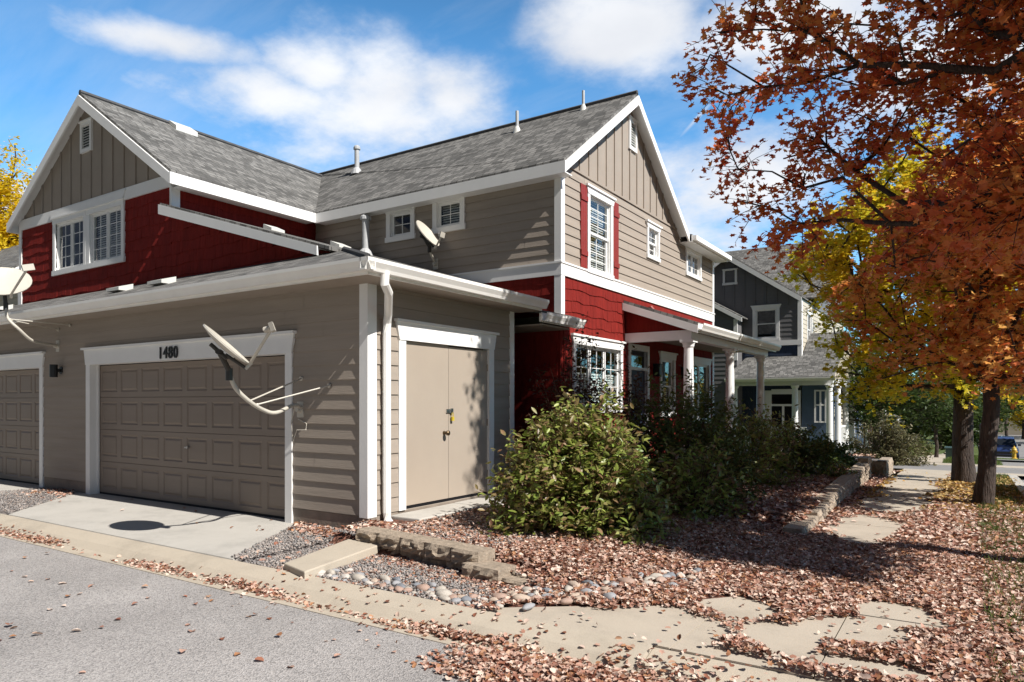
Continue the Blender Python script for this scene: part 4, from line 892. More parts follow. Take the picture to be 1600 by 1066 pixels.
for tries in range(4000):
    if len(rocks) >= 105: break
    t = R_.random() * (len(path) - 1); i = int(t); px_, py_ = lerp(path[i][0], path[i + 1][0], t - i), lerp(path[i][1], path[i + 1][1], t - i)
    s = R_.uniform(.032, .066) * (1.25 if R_.random() < .12 else 1); wd = .12 if px_ > -3.3 else .075
    px_ += R_.gauss(0, .05); py_ += R_.gauss(0, wd) + (.06 if px_ < -3.3 else 0)
    if py_ - s < 4.29: continue
    if any((px_ - a) ** 2 + (py_ - b) ** 2 < ((s + c) * .8) ** 2 for a, b, c in rocks): continue
    rocks.append((px_, py_, s))
LB = {}
for i, (a, b, s) in enumerate(rocks):
    o = bpy.data.objects.new('river_rock', rock_me[i % 9]); COL.objects.link(o)
    hz = float(ground_h(np.array([a]), np.array([b]))[0]); o.location = (a, b, hz + s * .24); o.scale = (s * R_.uniform(.9, 1.3), s * R_.uniform(.8, 1.1), s * R_.uniform(.7, 1.1)); o.rotation_euler = (R_.uniform(-.2, .2), R_.uniform(-.2, .2), R_.uniform(0, 6.28))
    tag(o, 'smooth rounded river rock edging the gravel strip beside the concrete', 'rock', 'river rocks edging the gravel strip')

# leaf litter
BARE = [(-2.05, 4.5, 1.0, .42, .35), (-1.05, 4.85, .3, .3, 0), (-.68, 5.2, .38, .3, .4), (-.4, 5.75, .26, .4, .3), (-.5, 4.55, .5, .12, .1), (-1.1, 9.9, .42, 1.3, 0), (-1.3, 4.3, .35, .1, 0), (-1.05, 13, .5, 1.4, 0), (-1.0, 16.5, .5, 2.6, 0), (-1.0, 20.5, .65, 2.5, 0), (-1.45, 5.35, .25, .3, .6)]
def bare(x, y):
    m = np.zeros(len(x)); w = (vnoise(x, y, 3.1, 5) - .5) * .5 + (vnoise(x, y, 9, 6) - .5) * .3
    for cx, cy, rx, ry, a in BARE:
        dx, dy = x - cx, y - cy; u = dx * math.cos(a) + dy * math.sin(a); v = -dx * math.sin(a) + dy * math.cos(a)
        d = np.sqrt((u / rx) ** 2 + (v / ry) ** 2) + w; m = np.maximum(m, np.clip((1.15 - d) / .22, 0, 1))
    return m
def lk(x, y):
    k = np.clip(.45 + 1.0 * vnoise(x, y, 1.9, 21) * vnoise(x, y, 6, 22) * 2.0, .3, .95); k = np.where(x > -1.6, np.maximum(k, .7), k); k *= 1 - .992 * bare(x, y)
    on_gravel = inpoly(x, y, [(-7.3, 6.0), (-6.1, 4.27), (-3.1, 4.27), (-2.4, 5.0), (-3.0, 5.3), (-5.6, 5.6)])
    edge = np.clip(1 - np.abs(y - (5.25 - .13 * (x + 5.5))) / .22, 0, 1) * (x > -5.2)
    k = np.where(on_gravel, .05 + .45 * edge * vnoise(x, y, 4, 9) + .5 * np.clip((x + 3.6) / 1.0, 0, 1) + .05 * (vnoise(x, y, 2.2, 3) > .66), k)
    k = np.where((x < -5.95) & (y > 4.27), np.where(x > -7.2, .05 + .35 * (y > 5.45), 0), k)
    drive = inpoly(x, y, [(-12.75, 6.2), (-7.15, 6.2), (-7.15, 5.9), (-6.08, 4.27), (-11.1, 4.27)]); k = np.where(drive, .002, k)
    dirt = inpoly(x, y, [(-5.9, 5.8), (-3.9, 5.45), (-3.5, 6.2), (-5.0, 8.4), (-5.9, 8.4)]); k = np.where(dirt, .3, k)
    k = np.where((y > 7.2) & (x < -5.0), .5, k)
    gutter_line = np.exp(-((y - 3.9 - .02 * np.sin(x * 2)) / .075) ** 2) * np.clip(1.6 * (vnoise(x, y * 0, 1.3, 8) - .3), .03, 1)
    wide = np.exp(-((y - 3.62 - .05 * np.sin(x * 3)) / .32) ** 2) * np.clip((x + 3.0) / .5, 0, 1)
    k = np.where(y < 4.27, np.maximum(np.maximum(gutter_line, wide * .95), .006), k)
    k = np.where((y < 4.27) & (y > 4.02) & (x < -1.9), .015 + wide * .3, k)
    k = np.where((x > 0.82), .35, k)
    k = np.where((x > -.15) & (y > 5.2) & (y < 22), k * (.45 + .75 * vnoise(x, y, 1.7, 12)), k)
    k = np.where((y > 13) & (x > -1.6), k * .7, k)
    return np.clip(k, 0, 1)
def litter(name, reg, dens, smin, smax, mat, label=None, tilt=.6, shape=(DRY, DRY_F), pile=.035, kf=lk):
    X, Y = [], []
    for r in reg: a, b = scatter(*r, dens, kf); X.append(a); Y.append(b)
    x, y = np.concatenate(X), np.concatenate(Y)
    ok = np.ones(len(x), bool)
    for a, b, s in rocks: ok &= (x - a) ** 2 + (y - b) ** 2 > (s * .95) ** 2
    ok |= rng.random(len(x)) < .12; x, y = x[ok], y[ok]; h = ground_h(x, y); n = len(x)
    p = np.stack([x, y, h + .005 + rng.random(n) ** 1.5 * pile * np.clip(kf(x, y) * 1.4 - .1, 0, 1)], 1)
    o = cloud(name, p, rand_rot(n, tilt), rng.uniform(smin, smax, n), shape[0], shape[1], mat, curl=rng.uniform(-.5, 1.1, n) * np.clip(kf(x, y) + .25, 0, 1)); o['kind'] = 'stuff'; print(name, n); return o
litter('fallen_leaves', [(-5.4, 1.0, 3.3, 9.0), (-15, -5.4, 3.7, 4.05)], 2900, .023, .05, M['fallen'])
litter('fallen_leaves', [(-5.4, 1.0, 3.3, 9.0)], 1500, .034, .058, M['fallen'], shape=(MAPLE, MAPLE_F), tilt=.5)
litter('fallen_leaves', [(-5.9, 1.0, 9.0, 22.0)], 800, .045, .08, M['fallen'], kf=lambda x, y: lk(x, y) * np.clip(1.15 - (y - 9) / 9, .15, 1))
litter('fallen_leaves', [(-1.6, 1.0, 12.0, 22.0)], 420, .055, .09, M['fallen_gold'], kf=lambda x, y: lk(x, y) * np.clip((y - 11) / 4, 0, 1) * np.clip((24 - y) / 5, 0, 1))
litter('fallen_leaves', [(-13.5, -5.4, 5.2, 6.0), (-7.2, -5.4, 4.3, 6.0)], 900, .04, .07, M['fallen'], kf=lambda x, y: np.where(inpoly(x, y, [(-12.9, 6.1), (-7.15, 6.1), (-7.1, 5.9), (-6.0, 4.27), (-11, 4.27)]), 0.002, np.where(y > 5.5, .35, .05)))
litter('fallen_leaves', [(-9, 0, 1.6, 3.6)], 7, .04, .075, M['fallen'], kf=lambda x, y: .8 * np.ones(len(x)), pile=.004, tilt=.2)
# thin grass in the verge and far lawns
def grass(name, reg, dens, h, kf):
    x, y = scatter(*reg, dens, kf); n = len(x); z = ztv(y) + .01
    sh = [(-.03, 0, 0), (.03, 0, 0), (.02, .1, .55), (.0, .32, 1.0)]; az = rng.uniform(0, 6.28, n); c, s = np.cos(az), np.sin(az); o = np.zeros(n)
    rot = np.stack([np.stack([c, -s, o], 1), np.stack([s, c, o], 1), np.stack([o, o, o + 1], 1)], 1)
    o = cloud(name, np.stack([x, y, z], 1), rot, rng.uniform(.5, 1.2, n) * h, sh, [(0, 1, 2, 3)], M['blade']); o['kind'] = 'stuff'
grass('verge_grass', (.1, .8, 4.5, 22), 900, .075, lambda x, y: np.clip(vnoise(x, y, 1.3, 4) * 1.4 - .25 + .5 * (y > 18), 0, 1))
grass('lawn_grass', (-.8, .95, 28.6, 60), 260, .12, lambda x, y: np.ones(len(x)))
# ------------------------------------------------------------------ plants
def tree(name, base, crown_c, crown_r, nclus, nleaf, leaf_size, mat, trunk_r, fork_z, label, group=None, seed=1, shape=(MAPLE, MAPLE_F), hole=.36, spread=.3, lean=(0, 0), bmat=None, extra=None, flat=.75, keep=None, twigs=0):
    """trunk, limbs grown to attractor points in an uneven crown volume, leaf sprays round the twigs"""
    R_ = np.random.default_rng(seed); t = thing(name, base, label, 'tree', group)
    base = np.array(base, float); cc = np.array(crown_c, float); cr = np.array(crown_r, float)
    pts = []
    while len(pts) < nclus:
        u = R_.normal(0, 1, 3); u /= np.linalg.norm(u); r = R_.random() ** .42
        p = cc + u * r * cr * (1 + .22 * math.sin(3 * math.atan2(u[1], u[0]) + seed) + .12 * math.sin(5 * u[2] + seed))
        nz_ = math.sin(p[0] * 1.9 + seed) + math.sin(p[1] * 2.3 + seed * 2) + math.sin(p[2] * 2.1 + seed * 3)
        if nz_ < -3 + 6 * hole * R_.random(): continue
        if keep is not None and not keep(p): continue
        pts.append(p)
    if extra is not None: pts += [np.array(e, float) for e in extra]
    pts = np.array(pts); top = base + np.array([lean[0], lean[1], fork_z])
    nodes = [base + (top - base) * k / 4 + np.array([R_.normal(0, .03), R_.normal(0, .03), 0]) * (k > 0) for k in range(5)]; par = [-1, 0, 1, 2, 3]
    lead = top.copy()
    for k in range(4):
        lead = lead + np.array([(cc[0] - top[0]) * .15 + R_.normal(0, .12), (cc[1] - top[1]) * .15 + R_.normal(0, .12), (cc[2] + cr[2] * .55 - top[2]) / 4]); nodes.append(lead.copy()); par.append(len(nodes) - 2)
    order = np.argsort(np.linalg.norm(pts - top, axis=1)); depth = [0, 0, 0, 0, 0, 1, 2, 3, 4]; tips = []
    plen = [0.0] * len(nodes); dirs = [np.array([0, 0, 1.0])] * len(nodes)
    for i in range(1, len(nodes)): plen[i] = plen[par[i]] + np.linalg.norm(nodes[i] - nodes[par[i]])
    for i in order:
        p = pts[i]; A = np.array(nodes); d = np.linalg.norm(A - p, axis=1); cost = d + .32 * np.array(plen) + 2.5 * np.maximum(0, A[:, 2] - p[2] + .1 * d) * .35; dv = p - A; cost += .35 * d * (1 - np.einsum('ij,ij->i', dv, np.array(dirs)) / (d + 1e-6)); cost[:4] += 50
        j = int(np.argmin(cost)); q = A[j]; L = d[j]; m = max(1, int(L / .45)); prev = j
        for k in range(1, m + 1):
            f = k / m; x = q + (p - q) * f + R_.normal(0, .05, 3) * L * (f < 1) * .35; x[2] += .12 * L * f * (1 - f)
            dd = x - nodes[prev]; dirs.append(dd / (np.linalg.norm(dd) + 1e-9)); nodes.append(x); par.append(prev); plen.append(plen[prev] + np.linalg.norm(x - nodes[prev])); prev = len(nodes) - 1
        tips.append(prev)
    N = len(nodes); w = np.zeros(N); ch = [[] for _ in range(N)]
    for i in range(1, N): ch[par[i]].append(i)
    for i in range(N - 1, 0, -1):
        if not ch[i]: w[i] = max(w[i], 1.0)
        w[par[i]] += w[i]
    w[0] = max(w[0], 1); rad = trunk_r * (w / w[4]) ** .46; rad[:5] = [trunk_r * 1.22, trunk_r * 1.04, trunk_r, trunk_r * .97, trunk_r * .95]; rad = np.maximum(rad, .005)
    mb = MB()
    first = [nodes[0] - np.array([0, 0, .25])] + [nodes[i] for i in range(5)]; mb.tube([Vector(p) for p in first], [trunk_r * 1.5, trunk_r * 1.3] + list(rad[1:5]), 14)
    for i in range(5, N):
        j = par[i]; r1 = rad[i]; r0 = min(rad[j], r1 * 1.35)
        mb.tube([Vector(nodes[j]), Vector(nodes[i])], [r0, r1], 7 if r1 > .03 else (5 if r1 > .012 else 3), cap=False)
    tp = np.array(nodes)[tips]; tpar = np.array([nodes[par[i]] for i in tips])
    if twigs:
        tv = tp - tpar; tv /= np.linalg.norm(tv, axis=1)[:, None] + 1e-9; nt_ = len(tp) * twigs
        st = np.repeat(tp + (tpar - tp) * .0, twigs, 0); bk_ = R_.random((nt_, 1)); st = st + (np.repeat(tpar, twigs, 0) - st) * bk_ * .8
        dv = np.repeat(tv, twigs, 0) * .7 + R_.normal(0, .62, (nt_, 3)); dv /= np.linalg.norm(dv, axis=1)[:, None]; ln = R_.uniform(.25, .6, nt_)[:, None]
        en = st + dv * ln - np.array([0, 0, .06]) * ln
        for p, q in zip(st, en): mb.tube([Vector(p), Vector((p + q) / 2 + np.array([0, 0, .02])), Vector(q)], [.006, .0045, .0025], 3, cap=False)
        c_ = R_.integers(0, nt_, nleaf); f = R_.random(nleaf)[:, None] ** .7
        P = st[c_] + (en[c_] - st[c_]) * (f * 1.08) + R_.normal(0, leaf_size * .55, (nleaf, 3)); P[:, 2] -= leaf_size * .35
    else:
        cl = R_.integers(0, len(tips), nleaf); f = R_.random(nleaf)[:, None]
        P = tp[cl] + (tpar[cl] - tp[cl]) * (f - .15) + R_.normal(0, 1, (nleaf, 3)) * np.array([spread, spread, spread * flat]); P[:, 2] -= .05
    mb.build('trunk', bmat or M['bark'], t, smooth=True)
    cloud('crown', P, rand_rot(nleaf, .75), R_.uniform(.7, 1.25, nleaf) * leaf_size, shape[0], shape[1], mat, t, curl=R_.uniform(-.5, .3, nleaf))
    return t
def shrub(name, c, r, nstem, nleaf, size, mat, label, seed=1, cat='shrub', group=None, shape=(OVAL, OVAL_F), droop=.5, shell=.5, tilt=.9, zmin=.04):
    R_ = np.random.default_rng(seed); c = np.array(c, float); r = np.array(r, float); t = thing(name, tuple(c), label, cat, group); mb = MB(); P = []
    for s in range(nstem):
        u = R_.normal(0, 1, 3); u[2] = abs(u[2]) * 1.05 + .05; u /= np.linalg.norm(u); k = R_.uniform(.82, 1.03) * (1 + .09 * math.sin(4 * math.atan2(u[1], u[0]) + seed) + .1 * math.sin(9 * math.atan2(u[1], u[0]) + 5 * u[2]))
        e = u * r * k; b = np.array([u[0] * r[0] * .12, u[1] * r[1] * .12, 0]); m = np.array([e[0] * .55, e[1] * .55, e[2] * .75]) + R_.normal(0, .05, 3); e = e - np.array([0, 0, droop * .12 * (abs(e[0]) + abs(e[1]))])
        pl = []
        for q in range(7):
            f = q / 6; p = c + (1 - f) ** 2 * b + 2 * f * (1 - f) * m + f * f * e; pl.append(p)
        mb.tube([Vector(p) for p in pl], [lerp(.011, .003, q / 6) for q in range(7)], 4, cap=False); P.append(pl)
    mb.build('stems', M['twig'], t)
    P = np.array(P); i = R_.integers(0, nstem, nleaf); f = (R_.random(nleaf) ** shell) * 5.99; a = f.astype(int); g = (f - a)[:, None]
    pos = P[i, a] * (1 - g) + P[i, a + 1] * g + R_.normal(0, 1, (nleaf, 3)) * .06 * r.mean() ** .5
    pos[:, 2] = np.maximum(pos[:, 2], c[2] + zmin)
    cloud('foliage', pos, rand_rot(nleaf, tilt), R_.uniform(.65, 1.25, nleaf) * size, shape[0], shape[1], mat, t, curl=R_.uniform(-.6, .4, nleaf))
    return t
shrub('dogwood_shrub', (-3.74, 7.1, .04), (1.14, 1.1, 1.5), 300, 15500, .088, M['dogwood'], 'large dogwood shrub with green and bronze leaves in front of the utility door', 3)
shrub('purple_shrub', (-5.05, 9.5, .1), (.75, .85, 2.35), 90, 5200, .07, M['shrub_purple'], 'tall sparse shrub with dark purple leaves against the red wall', 4, droop=.2)
shrub('purple_shrub', (-4.75, 10.9, .1), (.75, .8, 2.1), 90, 4600, .07, M['shrub_purple'], 'dark leaved shrub below the three-part ground floor window', 14, droop=.2)
shrub('dark_shrub', (-3.55, 10.3, .05), (1.15, 1.25, 1.8), 150, 10500, .08, M['shrub_green'], 'dark green shrub behind the dogwood and in front of the porch', 5)
shrub('dark_shrub', (-3.0, 9.0, .05), (.75, .75, 1.0), 90, 3200, .085, M['dogwood'], 'low spreading dogwood at the right of the large dogwood', 25)
shrub('light_shrub', (-3.35, 13.2, .05), (1.05, 1.3, 1.5), 120, 5200, .085, M['dogwood'], 'light green shrub in front of the second porch column', 6)
shrub('dark_shrub', (-3.1, 15.6, .0), (.95, 1.3, 1.05), 110, 4600, .09, M['shrub_green'], 'rounded dark green shrub by the last porch column', 7)
shrub('juniper_hedge', (-2.95, 17.9, .0), (.85, 1.6, .72), 130, 7000, .1, M['juniper'], 'low bright green evergreen hedge above the long retaining wall', 8, 'hedge', tilt=1.2)
shrub('olive_shrub', (-2.35, 26.2, zt(26)), (1.35, 1.3, 1.65), 120, 6000, .1, M['shrub_olive'], 'rounded olive shrub by the far sidewalk before the neighbouring porch', 9)
shrub('small_shrub', (-2.1, 15.0, .0), (.35, .4, .4), 40, 800, .07, M['dogwood'], 'small reddish shrub at the edge of the long retaining wall', 10)
for i, (a, b, s, lb) in enumerate(((-3.2, 40, 1.1, 'clipped green shrub beyond the olive shrub on the left of the far sidewalk'), (-3.4, 48, 1.2, 'far green shrub with rusty leaves in front of the distant white porch'), (-3.2, 58, 1.2, 'farthest green shrub beside the distant sidewalk'))):
    shrub('far_shrub', (a, b, zt(b)), (s, s * 1.3, s), 60, 1800, .16, M['shrub_green'] if i != 1 else M['shrub_olive'], lb, 30 + i)
def shade_ok(p):
    # a lopsided crown: thin towards the alley, as the photo's shadows show
    if p[2] < 2.9 + .3 * max(0, p[0] + .6) or p[2] < 3.6 - .5 * (p[0] + 2): return False
    t = (p[0] + 5.9) / 1.03; zw, yw = p[2] - t, p[1] + .126 * (p[0] + 5.9)
    zb = p[2] - (p[0] + 3.9) / 1.03
    if -.3 < zb < 2.2 and p[1] + .126 * (p[0] + 3.9) < 8.3: return False
    if zw > 0: return zw < 3.5 and 8.3 < yw < (11.4 if zw < 2.0 else 10.2)
    gx, gy = p[0] - 1.03 * p[2], p[1] + .13 * p[2]
    if gx > -2.1 and gy > 8.9: return False
    return gx < -.9 and 6.9 < p[1] + .13 * p[2] < 11.4
_r = np.random.default_rng(77); lowx = []
for _ in range(190):
    z_, gx_, gy_ = _r.uniform(3.1, 5.2), _r.uniform(-3.5, -1.0), _r.uniform(6.8, 8.8); lowx.append((gx_ + 1.03 * z_, gy_ - .13 * z_, z_))
tree('red_maple', (1.75, 8.35, 0), (1.2, 9.0, 6.1), (3.9, 3.1, 3.8), 800, 52000, .095, M['maple_dark'], .17, 2.3, 'tall dark red maple reaching over the top right from beside the street', 'autumn maples along the sidewalk', 11, hole=.46, spread=.22,
     keep=shade_ok, twigs=5, extra=lowx)
tree('red_maple', (.18, 13.85, zt(13.8)), (.7, 13.7, 4.6), (2.8, 2.7, 3.0), 480, 38000, .108, M['maple_red'], .125, 2.1, 'orange red maple with a single leaning trunk in the leaf-covered verge', 'autumn maples along the sidewalk', 12, hole=.3, spread=.24, lean=(.12, 0), keep=lambda p: p[2] < (p[0] + 4.4) / 1.03 + 1.5 and p[2] > 1.9, twigs=5)
tree('golden_maple', (-.1, 18.6, zt(18.6)), (-.6, 18.6, 4.5), (3.1, 3.0, 3.3), 480, 36000, .13, M['maple_gold'], .2, 2.2, 'golden green maple with a thick dark trunk behind the red maple', 'autumn maples along the sidewalk', 13, hole=.28, spread=.26, keep=lambda p: p[2] > 1.75, twigs=4)
tree('green_tree', (-3.3, 33, zt(33)), (-3.2, 33, 2.6), (3.3, 2.8, 2.6), 190, 14000, .17, M['leaf_green'], .14, 1.6, 'dark green tree beyond the olive shrub, in front of the far porch', None, 15, shape=(OVAL, OVAL_F), spread=.32)
tree('young_tree', (-1.5, 44, zt(44)), (-1.5, 44, 1.6), (1.6, 1.6, 1.5), 70, 2600, .2, M['leaf_green'], .09, 1.3, 'young green tree with a pale thin trunk on the far lawn', None, 16, shape=(OVAL, OVAL_F), spread=.3)
tree('yellow_tree', (-33.2, 12.2, 0), (-33.2, 12.2, 8.4), (2.3, 2.3, 3.2), 240, 19000, .19, M['leaf_yellow'], .2, 3.0, 'bright yellow tree rising behind the roofs at the far left', None, 17, shape=(OVAL, OVAL_F), spread=.3, hole=.2)
far = [(3.0, 70, 5, 6, 'leaf_green'), (-9, 62, 5, 7, 'maple_gold'), (-4.5, 75, 4.5, 7, 'leaf_green'), (10.5, 60, 4, 6, 'maple_gold'), (12, 85, 5, 7, 'leaf_green'), (-14, 90, 6, 8, 'leaf_green'), (1.0, 112, 6, 8, 'leaf_green'), (7, 135, 6, 8, 'maple_gold'), (16, 120, 7, 9, 'leaf_green'), (-8, 130, 7, 9, 'leaf_yellow'), (12.5, 38, 3.5, 5.5, 'maple_gold'), (-3, 100, 5, 10, 'leaf_green'), (4.5, 125, 6, 12, 'leaf_green'), (12, 140, 7, 12, 'leaf_green')]
fl = ['green street tree far down the right of the far lawn', 'golden tree behind the far houses on the left', 'large green tree behind the far white house', 'golden tree across the street', 'green tree far across the street', 'green tree farthest left beyond the houses', 'green tree closing the end of the street', 'golden tree at the far end of the street', 'big green tree far right beyond the street', 'bright yellow tree at the end of the row of houses', 'golden tree nearest across the street', 'tall green tree behind the farthest houses', 'tall green tree at the middle of the street end', 'tall green tree at the right of the street end']
for i, (a, b, r, h, mt) in enumerate(far):
    if i == 0: a = -1.2; b = 66; r = 3; h = 5
    tree('street_tree', (a, b, zt(b)), (a, b, zt(b) + h * .62), (r * .8, r * .8, h * .42), 90, 5200, .42, M[mt], .2, h * .25, fl[i], 'trees along the far street', 40 + i, shape=(OVAL, OVAL_F), spread=.55)
# ------------------------------------------------------------------ the neighbouring house (navy and taupe)
NB = thing('neighbour_house', (-5.5, 29, zt(29)), 'navy and taupe neighbouring house with a white columned porch beyond the red one', 'house')
NY, NX, NL = 29.0, -5.5, -14.0; pN = PY(NY); pNx = PX(NX); g0 = zt(29)
NWR, NE, NT = -8.35, 5.65, 7.66; nsl = (NT - NE) / (-5.42 - NWR)
nE0 = 2 * NWR + 5.42
def ntop(u): return NT - .1 - nsl * abs(u - NWR)
ops = [(-7.22, -6.42, 4.1, 5.3), (-8.45, -8.05, 6.45, 7.0)]
def nlim(z): return (max(NL, NWR - (NT - .1 - z) / nsl), min(NX, NWR + (NT - .1 - z) / nsl)) if z > 5 else (NL, NX)
mb = MB(); lap(mb, pN, NL, NX - .1, 3.98, 5.35, .18, ops); backing(mb, pN, NL, NX, 2, 5.35, ops); part(mb, 'wall', M['greige'], NB)
mb = MB(); mb.prism([(NL, NY, 5.35), (NX, NY, 5.35), (NX, NY, ntop(NX)), (NWR, NY, ntop(NWR)), (nE0, NY, NE - .1), (NL, NY, NE - .1)], (0, .02, 0)); battens(mb, pN, ntop, NL, NX, 5.35, .42, .05, .03); part(mb, 'gable_panel', M['greige'], NB)
mb = MB(); shakes(mb, pN, NL, NX - .05, g0 + .2, 3.8, .2, [(-6.6, -5.72, -2, 1.9)], seed=31); part(mb, 'navy_wall', M['navy'], NB)
mb = MB(); mb.ubox(pN, NL, NX + .04, 3.78, 3.98, 0, .05); part(mb, 'belt_board', M['white'], NB)
mb = MB(); mb.ubox(pN, NX - .12, NX + .03, 2.9, 3.78, 0, .04); mb.ubox(pN, NX - .12, NX + .03, 3.98, 5.5, 0, .04); mb.ubox(pNx, NY, NY + .14, 2.9, 5.5, 0, .04); part(mb, 'corner_board', M['white'], NB)
window(NB, pN, -7.22, -6.42, 4.1, 5.25, hung=True, head=.14, trim=.12)
window(NB, pN, -8.45, -8.05, 6.45, 6.95, head=.03, trim=.09, flare=False)
mb = MB(); lap(mb, pNx, NY + .1, 40, g0 + .2, 5.5, .18, [(30.2, 31.0, 3.9, 5.2)]); backing(mb, pNx, NY, 40, g0, 5.6, [(30.2, 31.0, 3.9, 5.2)]); part(mb, 'wall', M['cream'], NB)
window(NB, pNx, 30.2, 31.0, 3.9, 5.1, hung=True, head=.14, trim=.12)
# front gable over the wing, main roof with its ridge along the row
Ry = 28.72; nE0 = 2 * NWR + 5.42
roof('wing_roof', [(-5.42, Ry, NE), (-5.42, 32.4, NE), (NWR, 32.4, NT), (NWR, Ry, NT)], NB); roof('wing_roof', [(nE0, Ry, NE), (NWR, Ry, NT), (NWR, 32.4, NT), (nE0, 32.4, NE)], NB)
mb = MB()
for xe in (-5.42, nE0): mb.prism([(xe, Ry, NE - .055), (NWR, Ry, NT - .055), (NWR, Ry, NT - .27), (xe, Ry, NE - .25)], (0, -.04, 0))
part(mb, 'bargeboard', M['white'], NB)
roof('main_roof', [(-15, 31.2, 5.9), (-4.9, 31.2, 5.9), (-4.9, 36.5, 9.35), (-15, 36.5, 9.35)], NB); roof('main_roof', [(-15, 36.5, 9.35), (-4.9, 36.5, 9.35), (-4.9, 42, 5.8), (-15, 42, 5.8)], NB)
mb = MB(); mb.prism([(-5.45, 31.6, 5.5), (-5.45, 41.6, 5.5), (-5.45, 36.5, 9.1)], (-.1, 0, 0)); part(mb, 'gable_panel', M['greige'], NB)
mb = MB(); mb.prism([(-4.9, 31.2, 5.84), (-4.9, 36.5, 9.29), (-4.9, 36.5, 9.1), (-4.9, 31.2, 5.65)], (.04, 0, 0)); mb.prism([(-4.9, 42, 5.74), (-4.9, 36.5, 9.29), (-4.9, 36.5, 9.1), (-4.9, 42, 5.55)], (.04, 0, 0)); part(mb, 'bargeboard', M['white'], NB)
# projecting bay on the left with its own lean-to rake
mb = MB(); pB = PY(28.2); lap(mb, pB, -11, -7.75, g0, 5.5, .18, lim=lambda z: (-11, min(-7.75, -7.6 - (z - 4.86) / .58))); mb.face([(-7.75, 28.2, g0), (-7.75, 29, g0), (-7.75, 29, 5.0), (-7.75, 28.2, 5.0)]); part(mb, 'wall', M['greige'], NB)
roof('bay_roof', [(-7.5, 28.0, 4.92), (-7.5, 29.0, 4.92), (-11, 29.0, 6.95), (-11, 28.0, 6.95)], NB)
mb = MB(); mb.prism([(-7.5, 28.0, 4.87), (-11, 28.0, 6.9), (-11, 28.0, 6.73), (-7.5, 28.0, 4.7)], (0, -.04, 0)); mb.ubox(pB, -7.87, -7.72, 3.2, 4.85, 0, .05); part(mb, 'bargeboard', M['white'], NB)
# porch: lean-to roof, beam, columns, door, lattice window, rail
px0, px1, pyE = -7.9, -4.05, 27.1; zE = 2.46
roof('porch_roof', [(px0, pyE, zE), (px1, pyE, zE), (px1, 29.0, 3.35), (px0 + .3, 29.0, 3.35)], NB)
roof('porch_roof', [(-5.45, 29.0, 3.35), (px1, 29.0, 3.35), (px1 + .05, 30.6, 4.35), (-5.45, 30.6, 4.35)], NB)
roof('porch_roof', [(-5.45, 30.6, 4.35), (px1 + .05, 30.6, 4.35), (px1 + .05, 33.2, 2.6), (-5.45, 33.2, 2.6)], NB)
mb = MB(); gutter(mb, (px0, pyE, zE - .02), (px1 + .05, pyE, zE - .02), (0, -1, 0)); part(mb, 'gutter', M['gutter'], NB)
mb = MB(); mb.box((px0 + .1, pyE + .2, 2.16), (px1 - .05, pyE + .36, 2.38)); mb.box((px1 - .2, pyE + .36, 2.16), (px1 - .05, 33, 2.38)); part(mb, 'porch_beam', M['white'], NB)
mb = MB(); mb.prism([(px1 - .06, pyE + .3, 2.38), (px1 - .06, 33, 2.5), (px1 - .06, 30.6, 4.25), (px1 - .06, 29, 3.3)], (.03, 0, 0)); battens(mb, PX(px1 - .03), lambda u: 2.4 + .55 * (u - pyE) if u < 30.6 else 4.25 - .62 * (u - 30.6), 27.5, 32.8, 2.4, .35, .05, .02); part(mb, 'gable_panel', M['cream'], NB)
for (x, y) in ((-7.6, 27.35), (-5.4, 27.35), (-4.22, 27.35), (-4.22, 29.2), (-4.22, 31.2), (-4.22, 32.8)):
    mb = MB(); mb.lathe((x, y, 0), [(.13, g0 + .3), (.12, g0 + .5), (.1, 2.05), (.14, 2.1), (.14, 2.16)], 14); part(mb, 'porch_column', M['white'], NB)
mb = MB(); mb.box((-14, 27.2, -2.0), (px1, 34, g0 + .3)); part(mb, 'porch_floor', M['conc'], NB)
mb = MB(); mb.ubox(pN, -6.85, -6.6, g0 + .3, 2.0, 0, .06); mb.ubox(pN, -5.72, -5.5, g0 + .3, 2.0, 0, .06); mb.ubox(pN, -6.6, -5.72, 1.85, 2.05, 0, .06); mb.ubox(pN, -6.6, -5.72, 1.38, 1.46, 0, .05); mb.ubox(pN, -6.2, -6.12, g0 + .3, 1.38, 0, .05); part(mb, 'door_trim', M['white'], NB)
mb = MB(); mb.ubox(pN, -6.6, -5.72, g0 + .3, 1.9, -.03, -.01); part(mb, 'front_door', M['dark'], NB)
mb = MB(); pNb = PY(28.9); mb.box((-5.45, 28.9, g0), (-4.35, 29.2, 2.4)); part(mb, 'blue_wall', M['bluegrey'], NB)
mb = MB()
for k in range(3): u = -5.0 + k * .19; mb.ubox(pNb, u, u + .06, .75, 2.0, .01, .05)
for z in (.75, 1.4, 1.95): mb.ubox(pNb, -5.0, -4.56, z, z + .06, .012, .045)
part(mb, 'lattice_window', M['white'], NB)
mb = MB()
mb.box((px1 - .2, 29.3, g0 + 1.15), (px1 - .12, 33.0, g0 + 1.22)); mb.box((px1 - .2, 29.3, g0 + .4), (px1 - .12, 33.0, g0 + .46))
for k in range(36): y = 29.35 + k * .1; mb.box((px1 - .18, y, g0 + .46), (px1 - .14, y + .045, g0 + 1.15))
for k in range(26): x = -7.5 + k * .1; mb.box((x, 27.33, g0 + .46), (x + .045, 27.37, g0 + 1.15))
mb.box((-7.55, 27.31, g0 + 1.15), (-5.0, 27.39, g0 + 1.22)); part(mb, 'porch_rail', M['white'], NB)

